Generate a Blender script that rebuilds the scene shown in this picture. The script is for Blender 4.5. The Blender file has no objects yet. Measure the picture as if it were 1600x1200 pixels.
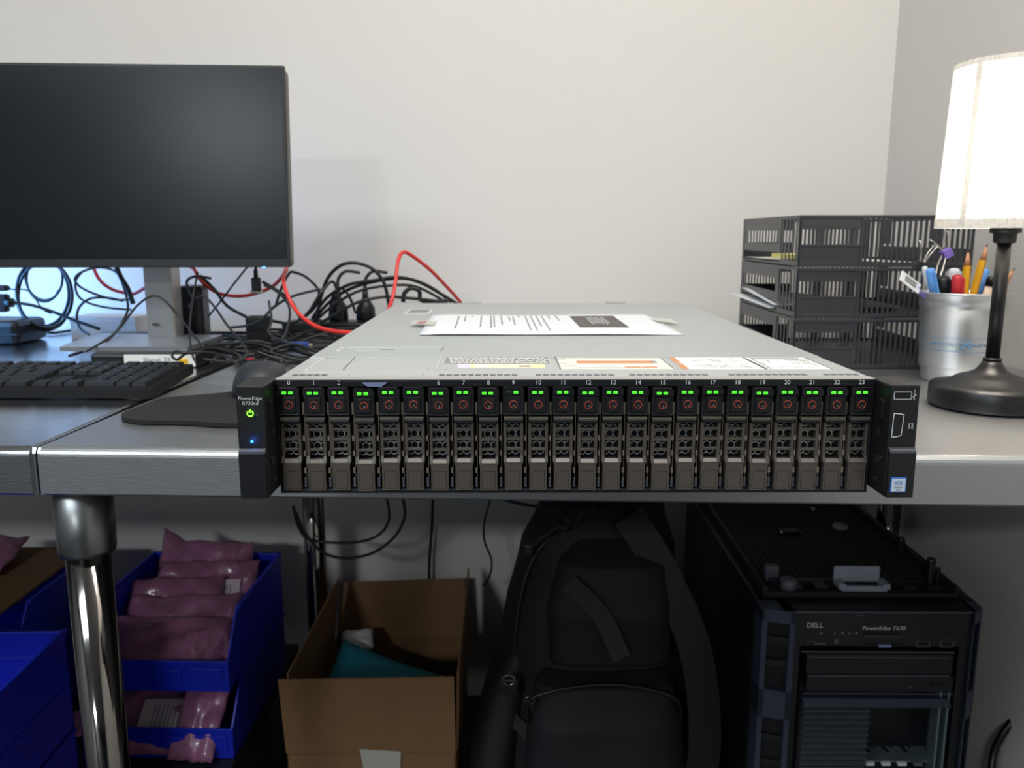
import bpy, bmesh, math, random
from mathutils import Vector, Matrix, Euler, noise
random.seed(7)
R = math.radians
sc = bpy.context.scene
C = sc.collection

# ------------------------------------------------------------------ camera, world, lights, exposure
CZ = 1.092
cam_d = bpy.data.cameras.new('camera'); cam = bpy.data.objects.new('camera', cam_d); C.objects.link(cam)
cam.location = (0, 0, CZ); cam.rotation_euler = (math.pi/2 - .1781, 0, 0)
cam_d.sensor_width = 36; cam_d.lens = 1300/1600*36; cam_d.clip_start = .02
cam_d.dof.use_dof = True; cam_d.dof.focus_distance = .62; cam_d.dof.aperture_fstop = 13
sc.camera = cam
w = bpy.data.worlds.new('world'); sc.world = w; w.use_nodes = True
w.node_tree.nodes['Background'].inputs[0].default_value = (.80, .90, 1.0, 1)
w.node_tree.nodes['Background'].inputs[1].default_value = .0
sc.view_settings.view_transform = 'Standard'; sc.view_settings.look = 'None'
sc.view_settings.exposure = 0; sc.view_settings.gamma = 1; sc.view_settings.use_curve_mapping = False

def area(name, loc, target, size, power, col=(1, 1, 1), sy=None):
    d = bpy.data.lights.new(name, 'AREA'); d.energy = power; d.color = col
    d.shape = 'RECTANGLE'; d.size = size; d.size_y = sy or size
    o = bpy.data.objects.new(name, d); C.objects.link(o); o.location = loc
    o.rotation_euler = (Vector(target)-Vector(loc)).to_track_quat('-Z', 'Y').to_euler()
    return o
area('ceiling_light', (-1.45, -3.75, 2.66), (-1.45, -3.75, 0), .6, 105, (.90, .96, 1.0), .5)
area('ceiling_light', (.1, .35, 2.66), (.1, .35, 0), 1.2, 34, (1.0, .975, .935), .6)
area('ceiling_light', (-1.5, -.9, 2.66), (-1.5, -.9, 0), 1.2, 46, (.82, .92, 1.0), .6)
# blue glow of the lit display that stands further along the left-hand desk
gl = area('display_glow', (-1.10, 1.42, 1.0), (-.76, 1.66, .93), .24, 1.3, (.10, .40, 1.0), .14); gl.data.spread = R(100)

# ------------------------------------------------------------------ pixel -> world helpers (real positions in the room)
PC, PS = math.cos(.1781), math.sin(.1781)
def ray(px, py):
    a = (px-800)/1300; b = (600-py)/1300
    return Vector((a, PC+b*PS, -PS+b*PC))
def on(px, py, z=.9):
    r = ray(px, py); return Vector((0, 0, CZ)) + r*((z-CZ)/r.z)
def at(px, py, y):
    r = ray(px, py); return Vector((0, 0, CZ)) + r*(y/r.y)

# ------------------------------------------------------------------ materials
def lin(h):
    if isinstance(h, tuple): return h
    h = h.lstrip('#'); v = [int(h[i:i+2], 16)/255 for i in (0, 2, 4)]
    return tuple(x/12.92 if x <= .04045 else ((x+.055)/1.055)**2.4 for x in v)
def mat(name, col, rough=.5, metal=0, bump=0, bscale=200, emit=0, var=0, vscale=8, alpha=None, trans=0, stretch=None, spec=None, coat=0, rvar=0):
    m = bpy.data.materials.new(name); m.use_nodes = True
    nt = m.node_tree; b = nt.nodes['Principled BSDF']; c = lin(col)
    b.inputs['Base Color'].default_value = (*c, 1)
    b.inputs['Roughness'].default_value = rough; b.inputs['Metallic'].default_value = metal
    if spec is not None: b.inputs['Specular IOR Level'].default_value = spec
    if coat: b.inputs['Coat Weight'].default_value = coat
    if emit: b.inputs['Emission Color'].default_value = (*c, 1); b.inputs['Emission Strength'].default_value = emit
    if trans: b.inputs['Transmission Weight'].default_value = trans
    if alpha is not None: b.inputs['Alpha'].default_value = alpha
    if bump or var or rvar:
        tc = nt.nodes.new('ShaderNodeTexCoord'); mp = nt.nodes.new('ShaderNodeMapping')
        nt.links.new(tc.outputs['Object'], mp.inputs[0])
        if stretch: mp.inputs['Scale'].default_value = stretch
    if bump:
        n = nt.nodes.new('ShaderNodeTexNoise'); n.inputs['Scale'].default_value = bscale; n.inputs['Detail'].default_value = 3
        bp = nt.nodes.new('ShaderNodeBump'); bp.inputs['Strength'].default_value = bump; bp.inputs['Distance'].default_value = .001
        nt.links.new(mp.outputs[0], n.inputs['Vector']); nt.links.new(n.outputs[0], bp.inputs['Height']); nt.links.new(bp.outputs[0], b.inputs['Normal'])
    if var:
        n = nt.nodes.new('ShaderNodeTexNoise'); n.inputs['Scale'].default_value = vscale; n.inputs['Detail'].default_value = 5
        r = nt.nodes.new('ShaderNodeValToRGB')
        r.color_ramp.elements[0].position = .3; r.color_ramp.elements[1].position = .7
        r.color_ramp.elements[0].color = (*[x*(1-var) for x in c], 1); r.color_ramp.elements[1].color = (*[min(1, x*(1+var)) for x in c], 1)
        nt.links.new(mp.outputs[0], n.inputs['Vector']); nt.links.new(n.outputs[0], r.inputs[0]); nt.links.new(r.outputs[0], b.inputs['Base Color'])
    if rvar:
        n = nt.nodes.new('ShaderNodeTexNoise'); n.inputs['Scale'].default_value = vscale; n.inputs['Detail'].default_value = 4
        r = nt.nodes.new('ShaderNodeMapRange'); r.inputs['To Min'].default_value = rough-rvar; r.inputs['To Max'].default_value = rough+rvar
        nt.links.new(mp.outputs[0], n.inputs['Vector']); nt.links.new(n.outputs[0], r.inputs['Value']); nt.links.new(r.outputs[0], b.inputs['Roughness'])
    return m
M = {}
M['wall'] = mat('wall_paint', '#dcd7d0', .75, bump=.12, bscale=160, var=.02, vscale=1.5)
M['wall_r'] = mat('wall_paint_right', '#d2cdc6', .7, bump=.35, bscale=110)
M['wall_k'] = mat('wall_dark_grey', '#3f4247', .8)
M['wall_d'] = mat('wall_paint_grey', '#8a8d92', .8)
M['floor'] = mat('floor_vinyl', '#3c3c3e', .5, var=.1)
M['ceil'] = mat('ceiling_tile', '#dedede', .9, bump=.3, bscale=60)
M['steel'] = mat('brushed_steel', (.45, .46, .465), .37, .94, bump=.18, bscale=14, stretch=(6, 90, 90), rvar=.07, vscale=5)
M['steel_left'] = mat('polished_steel', (.47, .475, .48), .19, 1, bump=.12, bscale=14, stretch=(6, 60, 60), rvar=.05, vscale=5)
M['chrome'] = mat('chrome', (.22, .205, .19), .09, 1)
M['alu_leg'] = mat('galvanised_steel', (.22, .225, .22), .36, 1, bump=.15, bscale=80)
M['shelf'] = mat('dark_shelf', '#1d2026', .5, bump=.1)
M['lid'] = mat('zinc_plated_steel', (.47, .50, .49), .42, .55, bump=.05, bscale=300, var=.03, vscale=9)
M['lid_f'] = mat('zinc_plated_steel_front', (.50, .52, .51), .42, .5, bump=.05, bscale=300, var=.03, vscale=9)
M['lid_edge'] = mat('zinc_edge', (.42, .41, .39), .45, .6)
M['lip'] = mat('folded_edge', (.40, .39, .37), .5, .4)
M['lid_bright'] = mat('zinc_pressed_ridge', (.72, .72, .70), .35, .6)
M['slot'] = mat('dark_slot', '#101216', .7)
M['blk'] = mat('black_plastic', '#0f1013', .42, bump=.08, bscale=900)
M['blk_m'] = mat('matte_black_plastic', '#101114', .6, bump=.1, bscale=600)
M['blk_deep'] = mat('black_interior', '#060608', .8)
M['ear'] = mat('ear_plastic', '#0f0f12', .45, bump=.15, bscale=1200)
M['ear_hi'] = mat('ear_plastic_grey', '#53545e', .5)
M['taupe'] = mat('taupe_plastic', '#5a534c', .42, .35, bump=.1, bscale=1200)
M['taupe_hi'] = mat('taupe_bevel', '#54504b', .38, .4)
M['ring'] = mat('orange_ring', '#b0432c', .5)
M['hex'] = mat('bare_metal_mesh', (.85, .84, .82), .38, .85)
M['gold'] = mat('contact_spring_metal', (.46, .38, .28), .38, .8)
M['led'] = mat('green_led', '#46ee2a', .4, emit=1.25)
M['led_off'] = mat('green_led_unlit', '#10301a', .4)
M['pwr'] = mat('power_led', '#8dff3c', .4, emit=1.3)
M['blue_led'] = mat('blue_led', '#2a7dff', .4, emit=5)
M['blue_led_s'] = mat('blue_led_small', '#5aa6ff', .4, emit=2.2)
M['print'] = mat('white_print', '#c9cacb', .6)
M['print_d'] = mat('grey_print', '#55575a', .7)
M['tag'] = mat('tag_blue_grey', '#7480a6', .5)
M['label'] = mat('label_film', '#cfcfc6', .5)
M['label_w'] = mat('label_white', '#d9dad6', .55)
M['lab_grey'] = mat('label_grey', '#7f7f7b', .6)
M['lab_or'] = mat('label_orange', '#c48457', .6)
M['lab_yel'] = mat('label_pale_yellow', '#e8d6a0', .6)
M['lab_pk'] = mat('label_pale_pink', '#e7cdb6', .6)
M['lab_vi'] = mat('label_pale_violet', '#c9c2d8', .6)
M['paper'] = mat('paper', '#d3d5d7', .8, bump=.05, bscale=60)
M['ptxt'] = mat('printed_text', '#8a8d90', .8)
M['pphoto'] = mat('printed_dark_picture', '#57524e', .8, var=.2, vscale=60)
M['tape'] = mat('clear_tape', '#d9d8cc', .25, alpha=.45)
M['tape_red'] = mat('red_smudge', '#b9747a', .4, alpha=.6)
M['screen'] = mat('matte_screen', '#04070c', .27, spec=.27)
M['bezel'] = mat('monitor_back_silver', '#6f6d6a', .4, .4)
M['stand'] = mat('stand_aluminium', '#b6b4b0', .38, .6)
M['foot'] = mat('foot_aluminium', '#a2a6ac', .35, .7)
M['key'] = mat('keycap', '#0f1114', .5, bump=.1, bscale=800, spec=.35)
M['kbd'] = mat('keyboard_case', '#0c0d10', .55, bump=.12, bscale=700, spec=.3)
M['legend'] = mat('key_legend', '#8c929b', .6)
M['mouse'] = mat('mouse_rubber', '#26292e', .5, bump=.05, bscale=500)
M['pad'] = mat('mouse_pad_cloth', '#151415', .9, bump=.4, bscale=1500)
M['cable'] = mat('cable_black', '#0c0d0f', .42)
M['cable2'] = mat('cable_grey_black', '#1d1f21', .5)
M['red'] = mat('cable_red', '#d8362f', .38)
M['blue_pl'] = mat('vga_blue', '#1e3f93', .4)
M['yellow'] = mat('yellow_plastic', '#e2b51c', .4)
M['redp'] = mat('red_plastic', '#b0202b', .4)
M['tray'] = mat('tray_plastic', '#2d2f33', .38, bump=.12, bscale=300, coat=.15)
M['lampb'] = mat('lamp_black', '#0d0e10', .38, bump=.03)
M['alu'] = mat('spun_aluminium', (.72, .74, .76), .40, 1, bump=.08, bscale=25, stretch=(1, 1, 14))
M['inkblue'] = mat('cup_print_blue', '#3f79a8', .5)
M['pencil'] = mat('pencil_yellow', '#e0a414', .4)
M['wood'] = mat('pencil_wood', '#c98f66', .6)
M['graphite'] = mat('graphite', '#4a3b35', .5)
M['penblue'] = mat('pen_cap_blue', '#5f9be0', .35)
M['penred'] = mat('marker_red', '#c5303a', .35)
M['white_pl'] = mat('white_plastic', '#d5d6d8', .4)
M['purple'] = mat('purple_plastic', '#7a62b8', .4)
M['wire'] = mat('nickel_wire', (.62, .60, .55), .22, 1)
M['bin'] = mat('bin_blue', '#0822b4', .42, bump=.1, bscale=300)
M['card'] = mat('cardboard', '#7a5b3b', .8, bump=.25, bscale=120, var=.06, vscale=20)
M['teal'] = mat('teal_sheet', '#0f8fa6', .6)
M['pink'] = mat('pink_antistatic_film', '#96607c', .28, var=.3, vscale=22, bump=.5, bscale=45, coat=.4)
M['pinklab'] = mat('bag_label', '#cdb8bd', .5)
M['bag'] = mat('backpack_nylon', '#06080d', .75, bump=.5, bscale=700)
M['bag2'] = mat('backpack_strap', '#07090d', .65, bump=.5, bscale=900)
M['pcblk'] = mat('tower_black', '#0e0f13', .45, bump=.06)
M['pcfin'] = mat('tower_slate_plastic', '#303747', .42, bump=.08, bscale=900)
M['slat'] = mat('louvre_grey', '#43464b', .45)
M['pctop'] = mat('tower_top_steel', '#16181d', .4, .3)
M['pcgrn'] = mat('bay_steel', '#76868c', .35, .6)
M['handle'] = mat('grey_handle', '#8b939c', .45)
M['sticky'] = mat('sticky_note_yellow', '#e4dc7a', .7)
M['badge'] = mat('badge_blue', '#2a62b0', .4)
M['badge_w'] = mat('badge_silver', '#c9d6e2', .35)
# lampshade fabric: thin woven cloth that lets the bulb shine through
def shade_mat():
    m = bpy.data.materials.new('lampshade_linen'); m.use_nodes = True; nt = m.node_tree
    for n in list(nt.nodes): nt.nodes.remove(n)
    out = nt.nodes.new('ShaderNodeOutputMaterial'); mix = nt.nodes.new('ShaderNodeMixShader'); mix.inputs[0].default_value = .42
    d = nt.nodes.new('ShaderNodeBsdfDiffuse'); t = nt.nodes.new('ShaderNodeBsdfTranslucent')
    tc = nt.nodes.new('ShaderNodeTexCoord'); mp = nt.nodes.new('ShaderNodeMapping'); mp.inputs['Scale'].default_value = (70, 70, 560)
    n = nt.nodes.new('ShaderNodeTexNoise'); n.inputs['Scale'].default_value = 3; n.inputs['Detail'].default_value = 4
    mp2 = nt.nodes.new('ShaderNodeMapping'); mp2.inputs['Scale'].default_value = (700, 700, 40)
    n2 = nt.nodes.new('ShaderNodeTexNoise'); n2.inputs['Scale'].default_value = 1.6
    mul = nt.nodes.new('ShaderNodeMath'); mul.operation = 'ADD'
    r = nt.nodes.new('ShaderNodeValToRGB'); r.color_ramp.elements[0].position = .85; r.color_ramp.elements[1].position = 1.15
    r.color_ramp.elements[0].color = (.66, .64, .61, 1); r.color_ramp.elements[1].color = (.88, .86, .82, 1)
    nt.links.new(tc.outputs['Object'], mp.inputs[0]); nt.links.new(tc.outputs['Object'], mp2.inputs[0])
    nt.links.new(mp.outputs[0], n.inputs['Vector']); nt.links.new(mp2.outputs[0], n2.inputs['Vector'])
    nt.links.new(n.outputs[0], mul.inputs[0]); nt.links.new(n2.outputs[0], mul.inputs[1]); nt.links.new(mul.outputs[0], r.inputs[0])
    for x in (d, t): nt.links.new(r.outputs[0], x.inputs[0])
    nt.links.new(d.outputs[0], mix.inputs[1]); nt.links.new(t.outputs[0], mix.inputs[2]); nt.links.new(mix.outputs[0], out.inputs[0])
    return m
M['shade'] = shade_mat()

# ------------------------------------------------------------------ mesh helpers
def bx(bm, x0, x1, y0, y1, z0, z1, bev=0, seg=2, mtx=None):
    g = bmesh.ops.create_cube(bm, size=1)
    vs = g['verts']
    for v in vs:
        v.co = Vector((x0+(v.co.x+.5)*(x1-x0), y0+(v.co.y+.5)*(y1-y0), z0+(v.co.z+.5)*(z1-z0)))
    if bev:
        es = list({e for v in vs for e in v.link_edges})
        r = bmesh.ops.bevel(bm, geom=es, offset=bev, segments=seg, profile=.5, affect='EDGES', clamp_overlap=True)
        vs = list({v for f in r['faces'] for v in f.verts} | {v for v in vs if v.is_valid})
    if mtx is not None:
        for v in vs:
            if v.is_valid: v.co = mtx @ v.co
    return bm
def prism(bm, pts, axis, a, b):
    """extrude the 2D polygon pts along axis ('x','y','z') from a to b"""
    def P(u, v, t): return {'x': (t, u, v), 'y': (u, t, v), 'z': (u, v, t)}[axis]
    A = [bm.verts.new(P(u, v, a)) for u, v in pts]; B = [bm.verts.new(P(u, v, b)) for u, v in pts]
    n = len(pts)
    bm.faces.new(A); bm.faces.new(B[::-1])
    for i in range(n): bm.faces.new((A[i], B[i], B[(i+1) % n], A[(i+1) % n]))
    bmesh.ops.recalc_face_normals(bm, faces=bm.faces)
    return bm
def lathe(bm, prof, cx=0, cy=0, n=40, cap=True):
    rings = []
    for r, z in prof:
        rings.append([bm.verts.new((cx+r*math.cos(2*math.pi*i/n), cy+r*math.sin(2*math.pi*i/n), z)) for i in range(n)])
    for a, b in zip(rings, rings[1:]):
        for i in range(n): bm.faces.new((a[i], a[(i+1) % n], b[(i+1) % n], b[i]))
    if cap:
        if prof[0][0] > 1e-5: bm.faces.new(rings[0][::-1])
        if prof[-1][0] > 1e-5: bm.faces.new(rings[-1])
    for f in bm.faces: f.smooth = True
    return bm
def cyl(bm, p, q, r0, r1=None, n=16):
    p, q = Vector(p), Vector(q); r1 = r0 if r1 is None else r1
    d = (q-p).normalized(); u = d.orthogonal().normalized(); v = d.cross(u)
    A = [bm.verts.new(p+(u*math.cos(t)+v*math.sin(t))*r0) for t in [2*math.pi*i/n for i in range(n)]]
    B = [bm.verts.new(q+(u*math.cos(t)+v*math.sin(t))*r1) for t in [2*math.pi*i/n for i in range(n)]]
    for i in range(n):
        f = bm.faces.new((A[i], A[(i+1) % n], B[(i+1) % n], B[i])); f.smooth = True
    bm.faces.new(A[::-1]); bm.faces.new(B)
    return bm
def crom(pts, k=8, closed=False):
    pts = [Vector(p) for p in pts]; out = []; n = len(pts)
    for i in range(n if closed else n-1):
        if closed: a, b, c, d = pts[i-1], pts[i], pts[(i+1) % n], pts[(i+2) % n]
        else: a, b, c, d = pts[max(i-1, 0)], pts[i], pts[i+1], pts[min(i+2, n-1)]
        for j in range(k):
            t = j/k
            out.append(.5*((2*b)+(c-a)*t+(2*a-5*b+4*c-d)*t*t+(3*b-a-3*c+d)*t**3))
    if not closed: out.append(pts[-1])
    return out
def tube(bm, pts, r, n=8, k=8, smooth=True, closed=False):
    P = crom(pts, k, closed) if k > 1 else [Vector(p) for p in pts]
    N = len(P); rings = []; u = None
    for i, p in enumerate(P):
        d = ((P[(i+1) % N] if closed else P[min(i+1, N-1)]) - (P[i-1] if (closed or i) else P[0]))
        if d.length < 1e-9: d = Vector((0, 0, 1))
        d.normalize()
        u = d.orthogonal().normalized() if u is None else (u-d*u.dot(d))
        if u.length < 1e-6: u = d.orthogonal()
        u.normalize(); v = d.cross(u)
        rings.append([bm.verts.new(p+(u*math.cos(2*math.pi*j/n)+v*math.sin(2*math.pi*j/n))*r) for j in range(n)])
    pr = list(zip(rings, rings[1:])) + ([(rings[-1], rings[0])] if closed else [])
    for a, b in pr:
        for j in range(n):
            f = bm.faces.new((a[j], a[(j+1) % n], b[(j+1) % n], b[j])); f.smooth = smooth
    if not closed: bm.faces.new(rings[0][::-1]); bm.faces.new(rings[-1])
    return bm
def obj(name, bm, m, parent=None, smooth=False, loc=None, rot=None):
    bmesh.ops.recalc_face_normals(bm, faces=bm.faces)
    me = bpy.data.meshes.new(name); bm.to_mesh(me); bm.free()
    if smooth:
        for p in me.polygons: p.use_smooth = True
    me.materials.append(M[m] if isinstance(m, str) else m)
    o = bpy.data.objects.new(name, me); C.objects.link(o)
    if parent is not None: o.parent = parent
    if loc is not None: o.location = loc
    if rot is not None: o.rotation_euler = rot
    return o
def B(): return bmesh.new()
def box(name, x0, x1, y0, y1, z0, z1, m, parent=None, bev=0, **k):
    return obj(name, bx(B(), x0, x1, y0, y1, z0, z1, bev), m, parent, **k)
def tag(o, label=None, cat=None, group=None, kind=None):
    if label: o['label'] = label
    if cat: o['category'] = cat
    if group: o['group'] = group
    if kind: o['kind'] = kind
    return o
def thing(name, label, cat, loc=(0, 0, 0), rz=0, group=None, rot=None):
    o = bpy.data.objects.new(name, None); C.objects.link(o); o.location = loc
    o.rotation_euler = rot if rot else (0, 0, rz); o.empty_display_size = .02
    return tag(o, label, cat, group)
def copy_tree(o, parent=None):
    c = o.copy(); C.objects.link(c)
    if parent is not None: c.parent = parent
    for ch in [x for x in KIDS.get(o.name, [])] or list(o.children): copy_tree(ch, c)
    return c
KIDS = {}
def text(name, s, size, loc, m, parent=None, face='front', ext=.00005, align='CENTER', shear=0, sx=1):
    cu = bpy.data.curves.new(name, 'FONT'); cu.body = s; cu.size = size; cu.extrude = ext; cu.align_x = align; cu.align_y = 'CENTER'; cu.shear = shear; cu.resolution_u = 3
    t = bpy.data.objects.new(name, cu); C.objects.link(t)
    dg = bpy.context.evaluated_depsgraph_get(); dg.update()
    me = bpy.data.meshes.new_from_object(t.evaluated_get(dg))
    bpy.data.objects.remove(t); bpy.data.curves.remove(cu)
    me.materials.clear(); me.materials.append(M[m])
    o = bpy.data.objects.new(name, me); C.objects.link(o); o.location = loc
    o.rotation_euler = (math.pi/2, 0, 0) if face == 'front' else face if isinstance(face, tuple) else (0, 0, 0)
    o.scale.x = sx
    if parent is not None: o.parent = parent
    return o
def from_lists(name, vs, fs, m, parent=None, smooth=False):
    me = bpy.data.meshes.new(name); me.from_pydata(vs, [], fs); me.update()
    if smooth:
        for p in me.polygons: p.use_smooth = True
    me.materials.append(M[m]); o = bpy.data.objects.new(name, me); C.objects.link(o)
    if parent is not None: o.parent = parent
    return o

# ------------------------------------------------------------------ the room
WY, WX = 1.68, .735
def struct(name, *a, m='wall'): return tag(box(name, *a, m), kind='structure')
struct('floor', -2.6, 2.0, -4.5, WY, -.05, 0, m='floor')
struct('wall_back', -2.6, WX+.1, WY, WY+.1, 0, 2.7)
struct('wall_right', WX, WX+.1, -1.2, WY, 0, 2.7, m='wall_r')
struct('ceiling', -2.6, 2.1, -4.5, WY+.1, 2.7, 2.75, m='ceil')
struct('wall_left', -2.7, -2.6, -4.5, WY+.1, 0, 2.7, m='wall_d')
struct('wall_front', -2.7, 2.1, -4.6, -4.5, 0, 2.7, m='wall_k')
struct('wall_side', 2.0, 2.1, -4.5, -1.2, 0, 2.7, m='wall_d')
struct('wall_return', WX, 2.1, -1.2, -1.1, 0, 2.7)
tag(box('baseboard_back', -2.6, WX, WY-.012, WY, 0, .09, 'blk_m'), kind='structure')

# ------------------------------------------------------------------ steel work tables
def table_top(name_parent, x0, x1, y0, y1, ztop=.9, th=.0452, m='steel'):
    bm = B(); r = .008
    # section in (y, z): rolled front edge, skirt, open underneath
    def sect(): 
        pts = [(y1, ztop-th), (y1, ztop)]
        for i in range(6):
            a = math.pi/2*(i/5); pts.append((y0+r-r*math.sin(a), ztop-r+r*math.cos(a)))
        pts += [(y0, ztop-th+.002), (y0+.002, ztop-th), (y0+.014, ztop-th), (y0+.014, ztop-.012), (y1-.004, ztop-.012), (y1-.004, ztop-th)]
        return pts
    prism(bm, sect(), 'x', x0+.004, x1-.004)
    # end skirts with rounded vertical corner
    for xa, xb in ((x0, x0+.0045), (x1-.0045, x1)):
        prism(bm, [(y0+.003, ztop-th), (y1, ztop-th), (y1, ztop-.001), (y0+.006, ztop-.001), (y0+.003, ztop-.006)], 'x', xa, xb)
    return obj('tabletop', bm, m, name_parent, smooth=False)
tr = thing('work_table', 'long stainless steel work table carrying the rack server and lamp', 'table', (-.436, .737, 0), R(-2.15))
table_top(tr, 0, 1.150, 0, .905)
tl = thing('work_table', 'stainless steel work table left of the seam, under keyboard and monitor', 'table', (-.4376, .737, 0), R(-.6))
table_top(tl, -1.2, 0, 0, .905, m='steel_left')
def leg(parent, x, y, z0, lab=None):
    l = obj('leg', lathe(B(), [(.0205, z0), (.0205, .80)], x, y, 36), 'chrome', parent)
    c = obj('leg_socket', lathe(B(), [(.0253, .788), (.0262, .792), (.0272, .8585)], x, y, 36), 'alu_leg', l)
    obj('leg_foot', lathe(B(), [(.019, .0), (.022, .01), (.022, z0+.03)], x, y, 24), 'blk_m', l)
leg(tr, .021, .034, .02); leg(tr, 1.115, .034, .02); leg(tr, .026, .79, .02); leg(tr, 1.11, .79, .02)
leg(tl, -1.17, .034, .02); leg(tl, -1.17, .86, .02)
obj('undershelf', bx(B(), .045, 1.09, .24, .86, .135, .152, .003), 'shelf', tr)
for xx in (.10, 1.04): obj('shelf_bracket', bx(B(), xx-.015, xx+.015, .24, .86, .1, .135), 'shelf', tr)
obj('undershelf', bx(B(), -1.18, -.012, .02, .86, .235, .26, .003), 'shelf', tl)
obj('shelf_bracket', bx(B(), -1.17, -.03, .40, .44, .2, .235), 'shelf', tl)
obj('shelf_post', bx(B(), -.06, -.03, .80, .84, 0, .235), 'shelf', tl)
obj('shelf_post', bx(B(), -1.10, -1.07, .40, .44, 0, .235), 'shelf', tl)

# ------------------------------------------------------------------ the rack server
sv = thing('rack_server', 'silver-topped black 2U rack server lying across the table with green drive lights', 'server', (.0467, .601, .9008), .0051)
W2, H, L = .220, .0868, .677
obj('chassis', bx(B(), -W2+.001, W2-.001, .045, L-.002, .0, H-.004), 'lid_edge', sv)
ch = B(); bx(ch, -W2, W2, .0, .05, 0, .0035); bx(ch, -W2, -W2+.0016, 0, .05, 0, H-.002); bx(ch, W2-.0016, W2, 0, .05, 0, H-.002)
obj('front_frame', ch, 'blk_m', sv)
box('bay_interior', -W2+.002, W2-.002, .04, .045, .003, H-.004, 'blk_deep', sv)
# top number strip
box('number_strip', -W2, W2, -.0008, .006, .0816, .0862, 'blk', sv)
box('bottom_rail', -W2, W2, -.001, .006, .0002, .0030, 'blk', sv, bev=.0006)
# lids
lf = obj('front_cover', bx(B(), -W2, W2, .0006, .105, H-.0032, H, .0008), 'lid_f', sv)
lr = obj('rear_cover', bx(B(), -W2, W2, .1065, L, H-.0035, H+.0004, .0006), 'lid', sv)
box('front_lip', -W2, W2, -.0004, .0100, H-.0012, H+.0002, 'lip', lf, bev=.0002)
box('cover_seam', -W2+.001, W2-.001, .1050, .1066, H-.003, H-.0010, 'slot', sv)
# side skirts of the lid
for s in (-1, 1):
    box('side_skirt', min(s*W2, s*(W2+.0008)), max(s*W2, s*(W2+.0008)), .03, L-.01, .03, H-.001, 'lid_edge', sv)
# pixel positions on the lid -> server-local xy
def lid(px, py, z=H):
    p = on(px, py, .9008+z)-Vector((.0467, .601, 0)); c, s = math.cos(-.0051), math.sin(-.0051)
    return (p.x*c-p.y*s, p.x*s+p.y*c)
zt = H
# vent slots: groups of slanted short slots in two rows
vs = B()
def slot_row(x0, n, pitch=.00546, wd=.0043):
    for i in range(n):
        for j, yy in enumerate((.0150, .0196)):
            x = x0+i*pitch; sk = .0009*(1 if x > 0 else -1)*0
            prism(vs, [(x, yy), (x+wd, yy), (x+wd, yy+.0022), (x, yy+.0022)], 'z', zt-.0003, zt+.00012)
for px0, n in ((457, 5), (686, 11), (837, 11), (984, 11), (1139, 11), (1288, 5)):
    slot_row(lid(px0, 586)[0], n)
tag(obj('vent_slots', vs, 'slot', lf), kind='stuff')
def ridge(parent, pts, wd, m='lid_bright', h=.0006, z=None):
    b = B(); zz = zt if z is None else z
    for (xa, ya), (xb, yb) in zip(pts, pts[1:]):
        d = Vector((xb-xa, yb-ya, 0)).normalized(); nn = Vector((-d.y, d.x, 0))*wd/2
        p = [Vector((xa, ya, 0))-nn, Vector((xb, yb, 0))-nn, Vector((xb, yb, 0))+nn, Vector((xa, ya, 0))+nn]
        prism(b, [(q.x, q.y) for q in p], 'z', zz-.0002, zz+h)
    return b
obj('pressed_outline', ridge(lf, [lid(478, 579), lid(508, 559), lid(554, 559)], .0024), 'lid_bright', lf)
obj('pressed_outline', ridge(lf, [lid(554, 559), lid(536, 578)], .0006), 'lab_grey', lf)
obj('pressed_outline', ridge(lf, [lid(472, 581.5), lid(1342, 581.5)], .0008, h=.0003), 'lid_bright', lf)
obj('pressed_outline', ridge(lr, [lid(528, 549), lid(537, 544), lid(693, 543.5)], .0034, z=H+.0004), 'lid_bright', lr)
obj('pressed_outline', ridge(lr, [lid(693, 543.5), lid(689, 549)], .0010, z=H+.0004), 'lab_grey', lr)
obj('latch_marking', ridge(lr, [lid(556, 549), lid(585, 549)], .0022, z=H+.0004, h=.0002), 'label_w', lr)
obj('latch_marking', ridge(lr, [lid(596, 547), lid(615, 547)], .0022, z=H+.0004, h=.0002), 'lab_grey', lr)
obj('pressed_outline', ridge(lf, [lid(682, 576), lid(690, 559)], .0010), 'lid_bright', lf)
obj('pressed_outline', ridge(lf, [lid(866, 556.5), lid(876, 577)], .0007), 'lab_grey', lf)
# stickers
def quad(name, pxs, m, parent, dz=.00012, z0=None):
    b = B(); prism(b, [lid(x, y) for x, y in pxs], 'z', (zt if z0 is None else z0)-.0002, (zt if z0 is None else z0)+dz)
    return obj(name, b, m, parent)
s1 = quad('service_label', [(694, 568), (859, 568), (855, 558), (698, 558)], 'lab_grey', lf)
bt = B()
for r_, yy in enumerate((560, 562.3, 564.4, 566.5)):
    x = 702+r_*.5
    while x < 852:
        wd = random.uniform(3, 9)
        if not (805 < x < 835 and r_ in (1, 2)): prism(bt, [lid(x, yy+.55), lid(x+wd, yy+.55), lid(x+wd, yy-.35), lid(x, yy-.35)], 'z', zt, zt+.00016)
        x += wd+random.uniform(1.5, 3)
tag(obj('label_print', bt, 'label_w', s1), kind='stuff')
rg = B()
for cx_ in (817, 828):
    a = [lid(cx_+6*math.cos(t), 562.7+1.9*math.sin(t)) for t in [2*math.pi*i/14 for i in range(14)]]
    tube(rg, [(x, y, zt+.0002) for x, y in a], .0004, 5, 1, closed=True)
obj('label_emblem', rg, 'label_w', s1)
for xa, xb, mm in ((715, 735, 'lab_vi'), (735, 742, 'lab_yel'), (742, 762, 'label'), (762, 790, 'lab_pk'), (790, 830, 'lab_pk'), (830, 851, 'lab_yel')):
    quad('colour_strip', [(xa, 575), (xb, 575), (xb, 569), (xa, 569)], mm, lf)
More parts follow.
